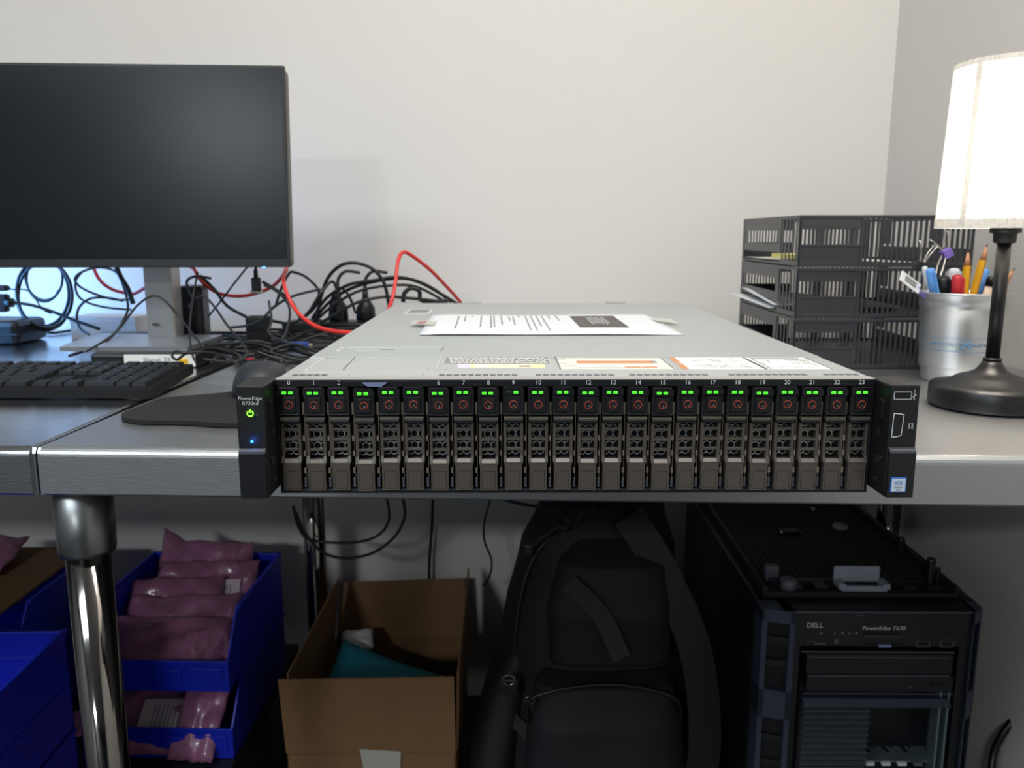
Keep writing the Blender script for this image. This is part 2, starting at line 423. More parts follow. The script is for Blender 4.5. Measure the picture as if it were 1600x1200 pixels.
quad('colour_strip', [(811, 573.5), (829, 573.5), (829, 571.5), (811, 571.5)], 'lab_grey', lf, .0002)
s2 = quad('service_label', [(876, 577), (1054, 577), (1033, 558.8), (868, 558.8)], 'label', lf)
bt = B()
def lnpx(b, x0, y0, x1, y1, wd=.0007, dz=.0002):
    (xa, ya), (xb, yb) = lid(x0, y0), lid(x1, y1)
    d = Vector((xb-xa, yb-ya, 0)).normalized(); nn = Vector((-d.y, d.x, 0))*wd/2
    p = [Vector((xa, ya, 0))-nn, Vector((xb, yb, 0))-nn, Vector((xb, yb, 0))+nn, Vector((xa, ya, 0))+nn]
    prism(b, [(q.x, q.y) for q in p], 'z', zt, zt+dz)
lnpx(bt, 868, 559.4, 1032, 559.4, .0011); lnpx(bt, 869, 559.4, 876, 576.5, .0009); lnpx(bt, 1032, 559.4, 1053, 576.5, .0009)
for y_, a_, b_ in ((562, 872, 884), (568.8, 875, 893), (572, 880, 900), (574.6, 905, 972), (571.6, 934, 962)): lnpx(bt, a_, y_, b_, y_, .0007)
obj('label_line_art', bt, 'print_d', s2)
quad('orange_bar', [(902, 568), (1021, 568), (1017, 564), (900, 564)], 'lab_or', s2, .0002)
quad('orange_bar', [(978, 575), (1002, 575), (1000, 573), (975, 573)], 'lab_or', s2, .0002)
quad('orange_bar', [(1004, 575), (1028, 575), (1026, 573), (1001, 573)], 'lab_or', s2, .0002)
quad('grey_patch', [(1021, 567.5), (1027, 567.5), (1023, 564), (1016, 564)], 'lab_grey', s2, .0002)
quad('grey_patch', [(908, 574), (925, 574), (922, 570.5), (904, 570.5)], 'label_w', s2, .0002)
s3 = quad('service_label', [(1076, 577), (1196, 577), (1158, 558.5), (1048, 558.5)], 'label_w', lf)
for a_, b_, c_, d_ in ((1045, 1053, 558.5, 567), (1057, 1066, 568.5, 576.5)):
    quad('orange_bar', [(a_+9, d_), (b_+11, d_), (b_, c_), (a_, c_)], 'lab_or', s3, .0002)
bt = B(); random.seed(11)
for i in range(46):
    x, y = random.uniform(1072, 1150), random.choice((561, 562.5, 564, 569.5, 571.5, 573.5))
    x += (y-560)*1.2
    lnpx(bt, x, y+random.uniform(-.8, .8), x+random.uniform(5, 16), y+random.uniform(-.9, .9), random.uniform(.0004, .0011))
lnpx(bt, 1062, 567.3, 1175, 567.3, .0004); lnpx(bt, 1050, 558.6, 1158, 558.6, .0005)
obj('label_line_art', bt, 'ptxt', s3)
s4 = quad('service_label', [(1200, 577), (1301, 577), (1258, 559), (1163, 559)], 'label_w', lf)
bt = B()
lnpx(bt, 1163, 559.8, 1197, 576.5, .0028); lnpx(bt, 1172, 559.8, 1205, 576.5, .0008); lnpx(bt, 1258, 559.3, 1300, 577, .0009); lnpx(bt, 1244, 560.5, 1280, 573, .0006)
for i in range(60):
    y = random.choice((562, 564, 566, 568)); x = 1220+(y-560)*1.6+random.uniform(0, 40)
    lnpx(bt, x, y, x+random.uniform(2, 6), y, .0009)
for y_ in (572.5, 575): 
    for x_ in (1198, 1216, 1240, 1262): lnpx(bt, x_, y_, x_+random.uniform(8, 15), y_, .0006)
lnpx(bt, 1188, 563.5, 1199, 563.5); lnpx(bt, 1199, 563.5, 1203, 567); lnpx(bt, 1190, 567, 1196, 570)
obj('label_line_art', bt, 'print_d', s4)
quad('grey_patch', [(1176, 561.5), (1249, 561.5), (1246, 559.8), (1172, 559.8)], 'lab_grey', s4, .0002)
# rear-left square printed mark, rear edge tabs
quad('dark_sticker', [(632, 490.5), (669, 490.5), (676, 484), (641, 484)], 'label_w', lr, .0006)
quad('dark_sticker', [(635, 489.8), (667, 489.8), (673, 484.6), (643, 484.6)], 'lab_grey', lr, .0008)
rt = B()
for xx in (-.12, .10): bx(rt, xx, xx+.03, L-.006, L+.004, H-.004, H+.003, .001)
obj('rear_tab', rt, 'lid_edge', sv)
scr = B()
for px, py in ((604, 562), (642, 560), (668, 570), (668, 577), (697, 578), (545, 586), (662, 586), (540, 571), (1322, 575), (1340, 583), (462, 573)):
    x, y = lid(px, py); lathe(scr, [(.0006, zt), (.0006, zt+.0002)], x, y, 8)
tag(obj('rivet_marks', scr, 'lab_grey', lf), kind='stuff')
# information tag (pull-out) in the strip above bays 3-5
tgb = B(); bx(tgb, -.1737+.0, -.1205, -.0012, -.0006, .0842, .0850)
obj('tag_slot', tgb, 'blk_deep', sv)
tg = B(); prism(tg, [(-.1560, .0845), (-.1380, .0845), (-.1420, .0818), (-.1520, .0818)], 'y', -.0035, -.0008)
obj('information_tag', tg, 'tag', sv)
# bay numbers
X0, PIT = -.2101, .01827
for i in range(24):
    if i in (3, 4, 5): continue
    text('bay_number', str(i), .0045, (X0+i*PIT, -.0009, .0842), 'print', sv, ext=.0001)
# --- drive carrier
def hexsheet(b, wx, z0, z1, y, cell=.0023, t=.00028):
    """honeycomb of struts clipped to |x|<wx and z0<z<z1"""
    dx = cell*math.sqrt(3); dz = cell*1.5; r = 0; z = z0
    while z < z1+cell:
        x = -wx - dx + (dx/2 if r % 2 else 0)
        while x < wx+dx:
            for a in (30, 90, 150):
                p = Vector((x+cell*math.cos(R(a)), y, z+cell*math.sin(R(a)))); q = Vector((x+cell*math.cos(R(a+60)), y, z+cell*math.sin(R(a+60))))
                if all(abs(v.x) < wx+.0004 and z0-.0004 < v.z < z1+.0004 for v in (p, q)):
                    d = (q-p).normalized(); nn = Vector((-d.z, 0, d.x))*t
                    A = [p-nn, q-nn, q+nn, p+nn]
                    prism(b, [(v.x, v.z) for v in A], 'y', y, y+.0008)
            x += dx
        z += dz; r += 1
def make_carrier():
    t = bpy.data.objects.new('drive_carrier', None); C.objects.link(t); t.parent = sv
    # frame with four windows and cross bars
    b = B()
    bx(b, -.0073, -.0051, -.0010, .004, .0245, .0535, .0003); bx(b, .0051, .0073, -.0010, .004, .0245, .0535, .0003)
    for z in (.0490, .0413, .0336): bx(b, -.0052, .0052, -.0008, .003, z-.0010, z+.0010, .0003)
    fr = obj('grille', b, 'taupe', t)
    b = B(); hexsheet(b, .0058, .0265, .0550, .0065, .0029, .00036)
    obj('honeycomb', b, 'hex', t)
    b = B(); bx(b, -.0075, .0075, .0095, .036, .004, .080)
    obj('drive_body', b, 'blk_deep', t)
    # sloping shoulder + handle plate
    b = B()
    for xa_, xb_, zt_ in ((-.0072, -.0051, .0288), (-.0051, .0051, .0266), (.0051, .0072, .0288)): prism(b, [(-.0012, zt_), (-.0034, .0242), (.003, .0242), (.003, zt_)], 'x', xa_, xb_)
    obj('shoulder', b, 'taupe_hi', t)
    b = B()
    pts = [(-.0072, .0244), (.0072, .0244), (.0064, .0215), (.0064, .0034), (-.0064, .0034), (-.0064, .0215)]
    prism(b, pts, 'y', -.0032, .002)
    obj('handle', b, 'taupe', t)
    b = B()
    def fr_(u0, u1, v0, v1, wd, cham):
        P = [(u0, v0), (u1, v0), (u1, v1-.0), (u0+cham, v1), (u0, v1-cham)]
        for (xa, za), (xb, zb) in zip(P, P[1:]+P[:1]):
            bx(b, min(xa, xb)-wd/2, max(xa, xb)+wd/2, -.0033, -.0030, min(za, zb)-wd/2, max(za, zb)+wd/2) if xa == xb or za == zb else None
    fr_(-.0048, .0048, .0042, .0180, .0003, .0012)
    obj('handle_outline', b, 'slot', t)
    b = B(); bx(b, -.0060, .0060, -.0036, -.0030, .0030, .0036, .0002)
    obj('handle_edge', b, 'taupe_hi', t)
    # latch lip; the black block below stands in for its shaded gap
    b = B(); bx(b, -.0070, .0070, -.0026, .003, .0536, .0562, .0006); obj('latch_shadow', b, 'blk', t)
    b = B(); prism(b, [(-.0030, .0562), (-.0030, .0578), (-.0018, .0590), (.003, .0590), (.003, .0562)], 'x', -.0070, .0070)
    obj('latch', b, 'taupe', t)
    # button housing with frame, release button and orange ring
    b = B(); bx(b, -.0078, .0078, -.0022, .003, .0606, .0742, .0007)
    hs = obj('button_housing', b, 'blk', t)
    b = B(); bx(b, -.0076, .0076, -.0034, -.001, .0600, .0612, .0003)
    obj('housing_ledge', b, 'ear_hi' if False else 'blk', t)
    b = B(); bx(b, -.0047, .0047, -.0034, -.0005, .0622, .0734, .0004)
    obj('release_button', b, 'ear', t)
    b = B(); cyl(b, (0, -.0036, .0680), (0, -.0030, .0680), .0017, n=14); obj('button_recess', b, 'blk_deep', t)
    b = B(); bx(b, .0001, .0009, -.0038, -.0034, .0668, .0674, .0001); obj('screw_glint', b, 'hex', t)
    b = B(); tube(b, [(.0027*math.cos(a), -.0035, .0680+.0027*math.sin(a)) for a in [2*math.pi*i/22 for i in range(22)]], .00027, 5, 1, closed=True)
    obj('orange_ring', b, 'ring', t)
    # LED block: chamfered light head
    b = B(); prism(b, [(-.0078, .0748), (.0078, .0748), (.0078, .0790), (.0062, .0808), (-.0070, .0808), (-.0078, .0798)], 'y', -.0036, .003)
    obj('light_head', b, 'blk', t)
    b = B(); bx(b, -.0072, .0064, -.0040, .002, .0803, .0810, .0002); obj('light_head_rim', b, 'blk', t)
    for x in (-.0030, .0018):
        obj('drive_light', bx(B(), x-.0016, x+.0016, -.0041, -.003, .0761, .0781, .0003), 'led', t)
    return t
KP = None
c0 = make_carrier()
KIDS[c0.name] = list(c0.children)
src_kids = list(c0.children)
random.seed(3)
dz_ = {3: -.0008, 1: -.0003, 6: -.0005, 19: -.0005, 8: -.0003, 22: -.0003, 15: -.0005}
for i in range(24):
    if i == 0: t = c0
    else:
        t = c0.copy(); C.objects.link(t); t.parent = sv
        first = True
        for k in src_kids:
            k2 = k.copy(); C.objects.link(k2); k2.parent = t
            if i == 9 and k.name.startswith('drive_light') and first:
                k2.data = k.data.copy(); k2.data.materials[0] = M['led_off']; first = False; k2['label'] = 'unlit drive light'
    t.location = (X0+i*PIT+random.uniform(-.0002, .0002), random.uniform(-.0004, .0004), dz_.get(i, random.uniform(-.0002, .0003))+.0002)
# contact springs between the carriers
sp = None
for i in range(23):
    x = X0+(i+.5)*PIT
    if sp is None:
        b = B()
        bx(b, -.0009, .0009, .0015, .0022, .0600, .0690, .0002)
        bx(b, .0002, .0007, .0025, .0030, .0080, .0660)
        bx(b, -.0011, .0006, .0012, .0019, .0400, .0440); bx(b, -.0008, .0006, .0012, .0019, .0285, .0325)
        bx(b, -.0012, .0008, .0005, .0016, .0150, .0195, .0003)
        sp = obj('contact_spring', b, 'gold', sv); o = sp
        b = B(); bx(b, -.0011, .0009, .0000, .0012, .0045, .0120, .0004); cl = obj('clear_clip', b, 'ear_hi', sp)
    else:
        o = sp.copy(); C.objects.link(o); o.parent = sv
        k2 = cl.copy(); C.objects.link(k2); k2.parent = o
    o.location = (x, 0, 0)
# --- ears
def ear(sx):
    xa, xb = (.2207, .2412)
    def X(a, b): return (min(sx*a, sx*b), max(sx*a, sx*b))
    b = B(); bx(b, *X(xa, xb), -.026, .012, .0050, .0868, .0012)
    e = obj('rack_ear', b, 'ear', sv)
    e['label'] = 'left ear with power button' if sx < 0 else 'right ear with usb and video sockets'
    b = B(); prism(b, [(-.0264, .0050), (-.0290, .0052), (-.0290, .0385), (-.0262, .0415), (-.02, .0415), (-.02, .005)], 'x', *X(xa+.0010, xb-.0006))
    lp = obj('latch_cover', b, 'blk', e)
    b = B(); bx(b, *X(xa+.0016, xb-.0010), -.0293, -.0268, .0375, .0408, .0008); obj('bevel_highlight', b, 'ear_hi', e)  # highlight on the cover's top bevel, put in as a lighter grey strip
    # clips on the inner wall
    for z0, z1, y0 in ((.060, .074, -.017), (.028, .033, -.02), (.012, .0155, -.016), (.046, .052, -.014)):
        bx_ = B(); bx(bx_, *X(xa-.0016, xa+.0006), y0, y0+.006, z0, z1, .0005); obj('latch_clip', bx_, 'ear', e)
    return e
el, er = ear(-1), ear(1)
fy = -.0262
for x in (-.2375, -.2350, -.2302):
    obj('indicator_hole', cyl(B(), (x, fy, .0823), (x, fy+.001, .0823), .0005, n=10), 'blk_deep', el)
text('model_print', 'PowerEdge', .0037, (-.2312, fy, .0776), 'print', el, shear=.2)
text('model_print', 'R730xd', .0037, (-.2312, fy, .0741), 'print', el, shear=.2)
pb = obj('power_button', cyl(B(), (-.2312, fy-.0004, .0671), (-.2312, fy+.001, .0671), .0043, n=32), 'blk_deep', el)
b = B(); tube(b, [(-.2312+.0021*math.sin(a), fy-.0006, .0669+.0021*math.cos(a)) for a in [R(35+290*i/20) for i in range(21)]], .00042, 6, 1)
cyl(b, (-.2312, fy-.0006, .0676), (-.2312, fy-.0006, .0698), .0004, n=8)
obj('power_symbol', b, 'pwr', el)
b = B(); tube(b, [(-.2272+.0007*math.cos(a), fy, .0664+.0007*math.sin(a)) for a in [2*math.pi*i/12 for i in range(12)]], .00013, 5, 1, closed=True); bx(b, -.2277, -.2267, fy-.0001, fy+.0001, .0652, .0654)
obj('status_icon', b, 'print', el)
obj('blue_status_light', cyl(B(), (-.2312, fy-.0005, .0466), (-.2312, fy+.001, .0466), .0010, n=14), 'blue_led', el)
def pl(name, loc, e, col, r=.002):
    d = bpy.data.lights.new(name, 'POINT'); d.energy = e; d.color = col; d.shadow_soft_size = r
    o = bpy.data.objects.new(name, d); C.objects.link(o); o.location = loc; return o
pl('blue_status_glow', (.0467-.2312, .601+fy-.005, .9008+.0466), .0016, (.05, .2, 1))
pl('power_glow', (.0467-.2312, .601+fy-.004, .9008+.0671), .0009, (.3, 1, .1))
# right ear ports
us = B()
for a in ((.2225, .2350, .0764, .0768), (.2225, .2350, .0816, .0820), (.2225, .2229, .0764, .0820), (.2346, .2350, .0764, .0820)): bx(us, a[0], a[1], fy-.0004, fy+.001, a[2], a[3])
ue = obj('usb_socket', us, 'print', er)
box('usb_cavity', .2229, .2346, fy-.0001, fy+.001, .0768, .0816, 'blk_deep', ue); box('usb_tongue', .2240, .2338, fy-.0002, fy+.001, .0783, .0800, 'blk', ue)
b = B(); bx(b, .2368, .2371, fy-.0002, fy, .0763, .0828)
for z, x in ((.0828, .23695), (.0782, .2362), (.0796, .2377), (.0765, .23695)): cyl(b, (x, fy-.0002, z), (x, fy, z), .0005, n=8)
bx(b, .2362, .2370, fy-.0002, fy, .0774, .0776); bx(b, .2370, .2378, fy-.0002, fy, .0790, .0792)
obj('usb_icon', b, 'print', er)
vp = [(.2243, .0662), (.2300, .0655), (.2306, .0640), (.2298, .0512), (.2288, .0500), (.2240, .0492), (.2232, .0505), (.2236, .0650)]
b = B(); tube(b, [(x, fy-.0002, z) for x, z in vp], .00032, 6, 4, closed=True)
vg = obj('video_socket', b, 'print', er)
b = B(); prism(b, vp, 'y', fy-.0002, fy+.0005); obj('socket_cavity', b, 'slot', vg)
b = B()
for j in range(3):
    for k in range(5): cyl(b, (.2252+j*.0018, fy-.0004, .0520+k*.0026+(j % 2)*.0013), (.2252+j*.0018, fy, .0520+k*.0026+(j % 2)*.0013), .0004, n=6)
tag(obj('pin_holes', b, 'blk_deep', vg), kind='stuff')
b = B()
for a in ((.2352, .2355, .0555, .0590), (.2369, .2372, .0555, .0590), (.2352, .2372, .0555, .0558), (.2352, .2372, .0587, .0590), (.2346, .2348, .0550, .0595), (.2376, .2378, .0550, .0595)): bx(b, a[0], a[1], fy-.0002, fy, a[2], a[3])
obj('monitor_icon', b, 'print', er)
fb = -.0291
bd = obj('processor_badge', bx(B(), .2237, .2352, fb-.0003, fb+.001, .0090, .0203, .0004), 'badge', er)
obj('badge_field', bx(B(), .2246, .2343, fb-.0005, fb+.001, .0100, .0194), 'badge_w', bd)
b = B(); tube(b, [(.22945+.0029*math.cos(a), fb-.0006, .0165+.0015*math.sin(a)) for a in [R(20+330*i/20) for i in range(21)]], .00014, 5, 1)
obj('badge_emblem', b, 'badge', bd)
text('badge_text', 'intel', .0026, (.22945, fb-.0006, .0165), 'badge', bd)
text('badge_text', 'XEON', .0021, (.22945, fb-.0006, .0130), 'print_d', bd)
text('badge_text', 'inside', .0014, (.22945, fb-.0006, .0112), 'print_d', bd)

# ------------------------------------------------------------------ printed sheet taped on the server
def world_lid(px, py, z=.9886): return on(px, py, z)
def sheet():
    zz = .9008+H+.0009
    c = [on(655, 524, zz), on(1069, 523.5, zz), on(1008, 490.5, zz), on(676, 492, zz)]
    vs, fs = [], []; NX, NY = 28, 8
    for j in range(NY+1):
        for i in range(NX+1):
            u, v = i/NX, j/NY
            p = (c[0]*(1-u)+c[1]*u)*(1-v)+(c[3]*(1-u)+c[2]*u)*v
            p.z = zz+.0012*(1+math.sin(u*9+1)*.8+math.sin(u*4.3+v*2))*(.45 if .05 < u < .97 else .25)+.0003
            vs.append(p)
    for j in range(NY):
        for i in range(NX): a = j*(NX+1)+i; fs.append((a, a+1, a+NX+2, a+NX+1))
    p = from_lists('paper_sheet', vs, fs, 'paper', smooth=True)
    md = p.modifiers.new('thickness', 'SOLIDIFY'); md.thickness = .0003; md.offset = -1
    tag(p, 'white printed sheet taped flat on top of the rack server', 'paper')
    def S(u, v, dz=.0005):
        q = (c[0]*(1-u)+c[1]*u)*(1-v)+(c[3]*(1-u)+c[2]*u)*v
        q.z = zz+.0012*(1+math.sin(u*9+1)*.8+math.sin(u*4.3+v*2))*(.45 if .05 < u < .97 else .25)+.0003+dz
        return q
    b = B(); random.seed(5)
    def q4(u0, u1, v0, v1, dz=.0003):
        f = [b.verts.new(S(u, v, dz)) for u, v in ((u0, v0), (u1, v0), (u1, v1), (u0, v1))]; b.faces.new(f)
    # lines of text run from front to back of the sheet
    for u, v0, v1 in ((.125, .22, .85), (.155, .55, .85), (.185, .78, .86), (.225, .30, .88), (.268, .25, .88), (.282, .30, .88), (.315, .42, .88), (.35, .62, .88), (.368, .42, .88), (.395, .8, .9), (.425, .18, .90), (.45, .15, .90), (.475, .35, .9), (.50, .15, .9), (.53, .72, .92), (.565, .62, .92)):
        v = v0
        while v < v1:
            l = random.uniform(.03, .09); q4(u, u+.0065, v, min(v+l, v1)); v += l+.018
    tag(obj('text_lines', b, 'ptxt', p), kind='stuff')
    b = B(); n = 10
    for k in range(n):
        f0, f1 = .63+.20*k/n, .63+.20*(k+1)/n
        b.faces.new([b.verts.new(S(u, v, .0003)) for u, v in ((f0, .28), (f1, .28), (f1, .86), (f0, .86))])
    obj('printed_picture', b, 'pphoto', p)
    b = B()
    for k in range(7): 
        u = .695+.012*k; f0 = .40+random.uniform(0, .05)
        b.faces.new([b.verts.new(S(a, v, .0006)) for a, v in ((u, f0), (u+.004, f0), (u+.004, f0+.34), (u, f0+.34))])
    obj('picture_caption', b, 'print', p)
    return zz
zs = sheet()
b = B(); P_ = [on(642, 511, zs), on(645, 505, zs), on(683, 504.5, zs), on(679, 511.5, zs)]
b2 = [(p.x, p.y) for p in P_]; prism(b, b2, 'z', zs+.0030, zs+.0031)
t1 = tag(obj('tape_strip', b, 'tape', None), 'clear tape strip with red smudge at left end of printed sheet', 'tape')
b = B(); P_ = [on(650, 510, zs), on(654, 507, zs), on(668, 505.6, zs), on(662, 510.5, zs)]; prism(b, [(p.x, p.y) for p in P_], 'z', zs+.0032, zs+.0033); obj('smudge', b, 'tape_red', t1)
b = B(); P_ = [on(1026, 505, zs), on(1062, 509, zs), on(1048, 502, zs), on(1018, 500, zs)]; prism(b, [(p.x, p.y) for p in P_], 'z', zs+.0026, zs+.0027)
tag(obj('tape_strip', b, 'tape'), 'clear tape strip at right end of printed sheet', 'tape')

# ------------------------------------------------------------------ monitor
mo = thing('monitor', 'large black flat monitor, screen off, on a silver stand', 'monitor', (-.601, 1.262, .925), R(3.2))
pan = bpy.data.objects.new('display_panel', None); C.objects.link(pan); pan.parent = mo; pan.rotation_euler = (R(-4.6), 0, 0); pan.location = (0, 0, .118)
HW, PH = .267, .297
obj('rear_case', bx(B(), -HW+.004, HW-.001, .006, .026, .0015, PH-.004, .006), 'bezel', pan)
obj('front_frame', bx(B(), -HW, HW-.003, 0, .010, 0, PH, .0015), 'blk', pan)
obj('screen', bx(B(), -HW+.004, HW-.007, -.0006, .003, .0125, PH-.004), 'screen', pan)
obj('power_light', bx(B(), HW-.045, HW-.040, -.0008, .002, -.0012, .0006), 'blue_led_s', pan)
col = B(); prism(col, [(-.025, -.004), (.018, -.014), (.022, -.012), (.022, .028), (-.022, .030), (-.026, .024)], 'z', .003, .27)
cm = Matrix.Translation((.036, .095, 0))
for v in col.verts: v.co = cm @ v.co
co = obj('stand_column', col, 'stand', mo)
text('maker_mark', 'DELL', .0062, (.036-.009, .095-.0085, .022), 'print_d', mo, face=(math.pi/2, 0, R(-13)), ext=.0012)
ft = B(); F = [on(93, 545, .925), on(293, 545, .925), on(348, 526, .925), on(150, 523, .925)]
Mi = Matrix.Translation(mo.location) @ Matrix.Rotation(R(3.2), 4, 'Z'); Mi.invert()
F = [Mi @ p for p in F]; prism(ft, [(p.x, p.y) for p in F], 'z', -.004, .003)
obj('stand_foot', ft, 'foot', mo)
obj('back_bracket', bx(B(), .012, .058, .03, .10, .20, .27, .006), 'stand', mo)
db = thing('docking_station', 'flat dark box with white handwritten label, under the monitor foot', 'docking station', (-.545, 1.20, .9))
obj('case', bx(B(), -.07, .085, .0, .13, 0, .0205, .004), 'blk', db)
lb = obj('paper_label', bx(B(), -.020, .083, -.0012, .001, .002, .0195), 'label_w', db)
text('handwriting', 'Shared  TB', .009, (.028, -.0014, .0115), 'print_d', lb)
obj('rubber_foot', bx(B(), -.05, .07, .01, .1, -.0, .001), 'blk_m', db)

# ------------------------------------------------------------------ keyboard
kb = thing('keyboard', 'black full-size desktop keyboard with number pad', 'keyboard', (-.425, .962, .9005), R(-1.0))
KW, KD = .44, .128
b = B(); prism(b, [(0, .001), (0, .011), (.004, .0135), (KD-.002, .0225), (KD, .020), (KD, .010), (KD-.012, .0085), (.01, 0)], 'x', -KW, 0)
obj('case', b, 'kbd', kb)
for xx in (-.40, -.04): obj('flip_foot', bx(B(), xx-.012, xx+.012, KD-.022, KD-.014, 0, .0105), 'blk_m', kb)
slope = math.atan2(.009, KD-.006)
kmesh = {}
def key(x, row, wu, depth=1, leg_=None):
    """x = right-hand distance in key units from the left edge of its block"""
    kk = (round(wu, 2), depth)
    if kk not in kmesh:
        b = B(); hw, hd = wu*.0095-.0009, depth*.0095-.0009
        lo = [b.verts.new((sx*hw, sy*hd, 0)) for sx, sy in ((-1, -1), (1, -1), (1, 1), (-1, 1))]
        hi = [b.verts.new((sx*(hw-.0011), sy*(hd-.0012)+.0003, .0042)) for sx, sy in ((-1, -1), (1, -1), (1, 1), (-1, 1))]
        b.faces.new(hi)
        for i in range(4): b.faces.new((lo[i], lo[(i+1) % 4], hi[(i+1) % 4], hi[i]))
        b.faces.new(lo[::-1])
        me = bpy.data.meshes.new('key'); bmesh.ops.recalc_face_normals(b, faces=b.faces); b.to_mesh(me); b.free(); me.materials.append(M['key']); kmesh[kk] = me
    o = bpy.data.objects.new('key', kmesh[kk]); C.objects.link(o); o.parent = kb
    y = .0155+row*.019+(depth-1)*.0095+(.003 if row == 5 else 0)
    o.location = (x, y, .0138+(y-.004)*math.tan(slope)); o.rotation_euler = (slope, 0, 0)
    if leg_: text('legend', leg_, .0050, (-.003 if len(leg_) < 2 else 0, .001, .0043), 'legend', o, face='top', ext=0)
    return o
U = .019
np0 = -.008-4*U
for r_, row in enumerate((['0', None, '.', None], ['1', '2', '3', 'E'], ['4', '5', '6', None], ['7', '8', '9', '+'], ['Nm', '/', '*', '-'])):
    for c_, ch_ in enumerate(row):
        x = np0+(c_+.5)*U
        if r_ == 0 and c_ == 0: key(x+.5*U, 0, 2, 1, '0')
        elif ch_ == 'E': key(x, 0, 1, 2, None) if False else key(x, 0, 1, 2, 'En')
        elif ch_ == '+': key(x, 2, 1, 2, '+')
        elif ch_: key(x, r_, 1, 1, ch_)
nv0 = np0-.005-3*U
for c_, n_ in enumerate(('<', 'v', '>')): key(nv0+(c_+.5)*U, 0, 1, 1, None)
key(nv0+1.5*U, 1, 1)
for r_ in (3, 4): 
    for c_ in range(3): key(nv0+(c_+.5)*U, r_, 1, 1, (('Dl', 'End', 'Pg'), ('In', 'Hm', 'Pg'))[r_-3][c_])
for c_ in range(3): key(nv0+(c_+.5)*U, 5, 1)
for c_ in range(4): key(np0+(c_+.5)*U, 5, 1)
m0 = nv0-.005
rows = [[1.25, 1.25, 1.25, 1.25, 6, 1.25, 1.25, 1.5][::-1], [2.75]+[1]*10+[2.25], [2.25]+[1]*11+[1.75], [1.5]+[1]*12+[1.5], [2]+[1]*13, [1]*4+[.4]+[1]*4+[.4]+[1]*4+[1.2]]
for r_, row in enumerate(rows):
    x = m0
    for wu in row:
        if x-wu*U < -KW+.004: wu_ = None; break
        if wu != .4: key(x-wu*U/2, r_, wu)
        x -= wu*U
# ------------------------------------------------------------------ mouse and pad
pd = B(); pts = [on(190, 655), on(215, 664), (-.335, .826), (-.29, .815), (-.24, .815), (-.195, .83), (-.185, .88), (-.19, .99), (-.25, 1.03), (-.31, 1.02), (-.345, .98), on(262, 628), on(225, 640)]
pts = [(p[0], p[1]) for p in pts]; pts = [(v.x, v.y) for v in crom([(x, y, 0) for x, y in pts], 5, True)]
prism(pd, pts, 'z', .9012, .9055)
tag(obj('mouse_pad', pd, 'pad'), 'dark grey teardrop-shaped mouse pad under the mouse, left of the server', 'mouse pad')
ms = thing('computer_mouse', 'dark grey computer mouse on the mouse pad behind server ear', 'mouse', (-.300, .985, .9058), R(8))
def blob(fn, nu=28, nv=14):
    b = B(); rows = []
    for j in range(nv+1):
        rows.append([b.verts.new(fn(2*math.pi*i/nu, j/nv)) for i in range(nu)])
    for a, c in zip(rows, rows[1:]):
        for i in range(nu): b.faces.new((a[i], a[(i+1) % nu], c[(i+1) % nu], c[i]))
    b.faces.new(rows[0][::-1]); b.faces.new(rows[-1])
    return b
def mfn(a, v):
    cv = math.cos(v*math.pi/2)**.55; z = .036*math.sin(v*math.pi/2)
    x = .033*math.cos(a)*cv*(1-.12*math.sin(a)); y = .056*math.sin(a)*cv
    return (x, y, .001+z*(1-.22*max(0, y/.056)))
obj('shell', blob(mfn), 'mouse', ms, smooth=True)
obj('side_grip', blob(lambda a, v: (.0338*math.cos(a)*(1-.03*v), .0565*math.sin(a), .001+.013*v)), 'blk', ms, smooth=True)
obj('scroll_wheel', cyl(B(), (-.003, .030, .030), (.003, .030, .030), .006, n=16), 'blk', ms)

# ------------------------------------------------------------------ cables on the tables
def cable(pts, r, m, label, name='cable', cat='cable', group=None, n=7, k=8):
    pts = [Vector(p) for p in pts]
    for p in pts:
        if p.z < .9005+r and p.z > .84 and p.y > .74: p.z = .9005+r
    P = crom(pts, k)
    for p in P:
        if pts[0].z > .88 and p.z < .9003+r: p.z = .9003+r
    return tag(obj(name, tube(B(), P, r, n, 1), m), label, cat, group)
def A(lst): return [at(*t) for t in lst]
# coiled cable loops behind monitor, left
def coil(cx, cy, rx, ry, y, turns, seed, r=.0021):
    random.seed(seed); pts = []
    n = int(turns*14)
    for i in range(n+1):
        a = 2*math.pi*i/14+.6; w_ = 1+.07*math.sin(i*.37)+.05*math.sin(i*.9); off = 4*math.sin(i/14*2.1)
        pts.append(at(cx+off+rx*w_*math.cos(a), cy+ry*w_*math.sin(a), y+.012*math.sin(i*.31)+i*.0006))
    return pts
cable(coil(70, 461, 44, 50, 1.50, 2.4, 1), .0030, 'cable', 'black cord coiled in round hanging loops at far left below monitor')
cable(coil(68, 434, 29, 34, 1.53, 1.6, 2), .0022, 'cable', 'thin black cable ring inside the far left coil')
cable(A([(205, 468, 1.50), (180, 468, 1.5), (150, 460, 1.5), (125, 448, 1.5), (117, 435, 1.5), (130, 424, 1.5), (155, 418, 1.5), (180, 424, 1.5), (192, 445, 1.49), (200, 480, 1.46), (190, 505, 1.42), (172, 528, 1.3), (140, 545, 1.24), (108, 556, 1.2)]), .0022, 'cable', 'black cable arching behind the monitor and down in front of its foot')
cable(A([(205, 484, 1.5), (170, 481, 1.5), (140, 474, 1.5), (122, 462, 1.5), (118, 440, 1.51), (128, 425, 1.51)]), .0020, 'cable', 'black cable bowed left of the monitor column, lower one')
cable(A([(192, 470, 1.47), (165, 465, 1.47), (140, 467, 1.47), (124, 480, 1.47), (120, 498, 1.46), (126, 514, 1.45), (140, 523, 1.44)]), .0022, 'cable', 'black cable looping low toward the dark adapter brick')
